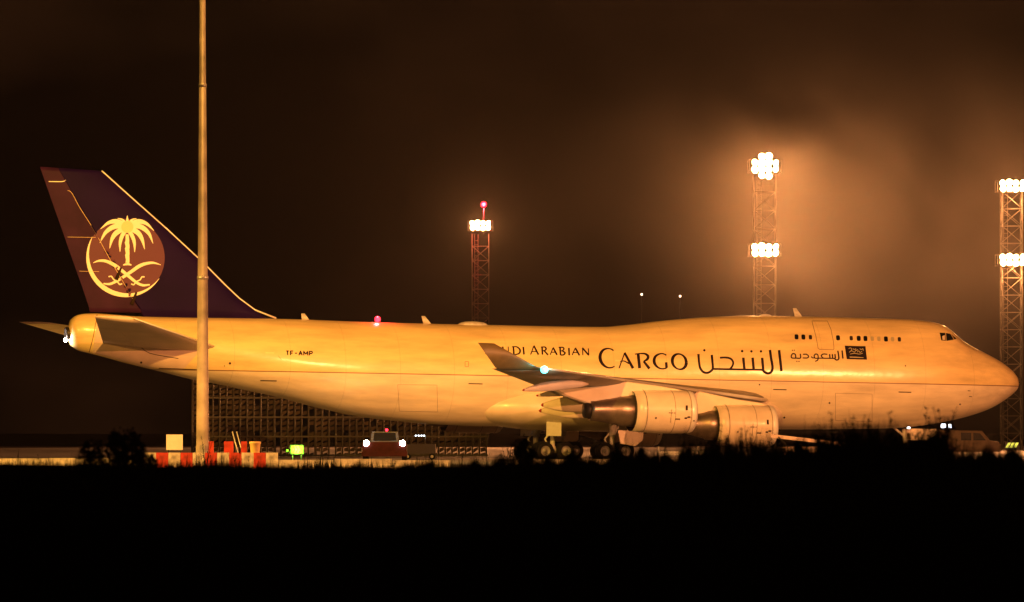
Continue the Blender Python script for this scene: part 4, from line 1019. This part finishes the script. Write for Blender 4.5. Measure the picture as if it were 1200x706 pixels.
for px, py in ((46,535),(52,537),(241,513),(247,532),(258,536),(272,530),(280,528),(290,537),(232,534),(158,531),(210,541),(20,543),(300,536),(620,505),(612,512),(604,518),(600,512),(595,520),(570,531),(430,532),(510,530),(540,534),(384,535),(460,534)):
    place_weed(rnd.randrange(4), px, rnd.uniform(200, 270), py, *gB, sx=.7)
# round shrubs, out of focus at left and below the belly
def shrub(px, Y, top, wpx, label, seed):
    p = W(px, Y); z = ground_z(Y, p.x); H = CAMH - (top - HOR) / FPX * Y - z; Wd = wpx / FPX * Y / 2; r = random.Random(seed)
    o = empty('shrub', (p.x, Y, z)); tag(o, label, 'shrub', None); st, lf = MB(), MB()
    for q in range(7):
        a = r.uniform(0, 6.28); st.tube((0, 0, 0), (math.cos(a) * Wd * .6, math.sin(a) * Wd * .5, H * r.uniform(.55, .9)), H * .03, H * .008, 6)
    for k in range(1500):
        a = r.uniform(0, 6.28); u = r.random() ** .5; h_ = r.random(); rad = Wd * u * (1 - .55 * h_ ** 2) * (1 + .35 * math.sin(a * 3 + seed) * math.sin(h_ * 7 + seed))
        c_ = Vector((math.cos(a) * rad, math.sin(a) * rad, H * h_ * (.82 + .18 * math.sin(a * 2 + seed)))); s_ = H * r.uniform(.05, .11); d = Vector((r.uniform(-1, 1), r.uniform(-1, 1), r.uniform(-.3, 1))).normalized(); sd = d.cross(Vector((r.uniform(-1, 1), r.uniform(-1, 1), .3))).normalized() * s_ * .35
        lf.add([c_, c_ + d * s_ * .5 + sd, c_ + d * s_, c_ + d * s_ * .5 - sd], [(0, 1, 2, 3)])
    st.build('stem', M['leaf'], o); lf.build('foliage', M['leaf'], o, fix=False)
shrub(107, 52, 517, 40, 'lower round dark shrub at the left end of the pair', 1); shrub(143, 54, 502, 52, 'tallest round dark shrub left of the striped barriers', 2); shrub(178, 66, 532, 15, 'narrow dark shrub in front of the first striped barriers', 5)
shrub(614, 60, 515, 44, 'dark shrub in front of the belly, left of the wheels', 4); shrub(165, 56, 519, 22, 'small dark shrub at the right flank of the tallest one', 6)

# ------------------------------------------------------------------ drifting smoke by the brightest mast
ms = bpy.data.materials.new('thin_smoke'); ms.use_nodes = True; n = ms.node_tree.nodes; l = ms.node_tree.links; n.remove(n['Principled BSDF'])
pv = n.new('ShaderNodeVolumePrincipled'); pv.inputs['Color'].default_value = (.92, .84, .78, 1); pv.inputs['Anisotropy'].default_value = .5
t = n.new('ShaderNodeTexCoord'); z = n.new('ShaderNodeTexNoise'); z.inputs['Scale'].default_value = .06; z.inputs['Detail'].default_value = 4; z.inputs['Roughness'].default_value = .55; z.inputs['Distortion'].default_value = .8
l.new(t.outputs['Object'], z.inputs['Vector'])
r_ = n.new('ShaderNodeMapRange'); r_.inputs[1].default_value = .38; r_.inputs[2].default_value = .74; r_.inputs[3].default_value = 0; r_.inputs[4].default_value = 1; l.new(z.outputs['Fac'], r_.inputs[0])
ln_ = n.new('ShaderNodeVectorMath'); ln_.operation = 'MULTIPLY'; ln_.inputs[1].default_value = (1 / 50, 1 / 22, 1 / 19); l.new(t.outputs['Object'], ln_.inputs[0])
le_ = n.new('ShaderNodeVectorMath'); le_.operation = 'LENGTH'; l.new(ln_.outputs[0], le_.inputs[0])
fo = n.new('ShaderNodeMapRange'); fo.interpolation_type = 'SMOOTHSTEP'; fo.inputs[1].default_value = .05; fo.inputs[2].default_value = 1.; fo.inputs[3].default_value = .0036; fo.inputs[4].default_value = 0; l.new(le_.outputs['Value'], fo.inputs[0])
mu = n.new('ShaderNodeMath'); mu.operation = 'MULTIPLY'; l.new(r_.outputs[0], mu.inputs[0]); l.new(fo.outputs[0], mu.inputs[1]); l.new(mu.outputs[0], pv.inputs['Density'])
l.new(pv.outputs[0], n['Material Output'].inputs['Volume'])
mb = MB(); rings = []
for k in range(17):
    a_ = math.pi * k / 16; rings.append([(50 * math.sin(a_) * math.cos(2 * math.pi * i / 24), 22 * math.sin(a_) * math.sin(2 * math.pi * i / 24), -19 * math.cos(a_)) for i in range(24)])
rings[0] = [(p[0] * 0 + .05 * math.cos(i), .05 * math.sin(i), -19) for i, p in enumerate(rings[0])]; rings[-1] = [(.05 * math.cos(i), .05 * math.sin(i), 19) for i, p in enumerate(rings[-1])]
mb.loft(rings); sm_ = mb.build('smoke', ms); sm_.location = (40, 526, 21); tag(sm_, 'thin brown smoke drifting round the brightest mast', 'smoke', kind='stuff')
sc.cycles.volume_step_rate = 2.0; sc.cycles.volume_max_steps = 96

# ------------------------------------------------------------------ haze
mh = bpy.data.materials.new('night_haze'); mh.use_nodes = True; n = mh.node_tree.nodes; n.remove(n['Principled BSDF'])
pv = n.new('ShaderNodeVolumePrincipled'); pv.inputs['Color'].default_value = (.92, .86, .80, 1); pv.inputs['Density'].default_value = .000014; pv.inputs['Anisotropy'].default_value = .78
mh.node_tree.links.new(pv.outputs[0], n['Material Output'].inputs['Volume'])
mb = MB(); mb.box((0, 1150, 20.7), (7700, 5400, 43.4)); tag(mb.build('haze', mh), kind='stuff')
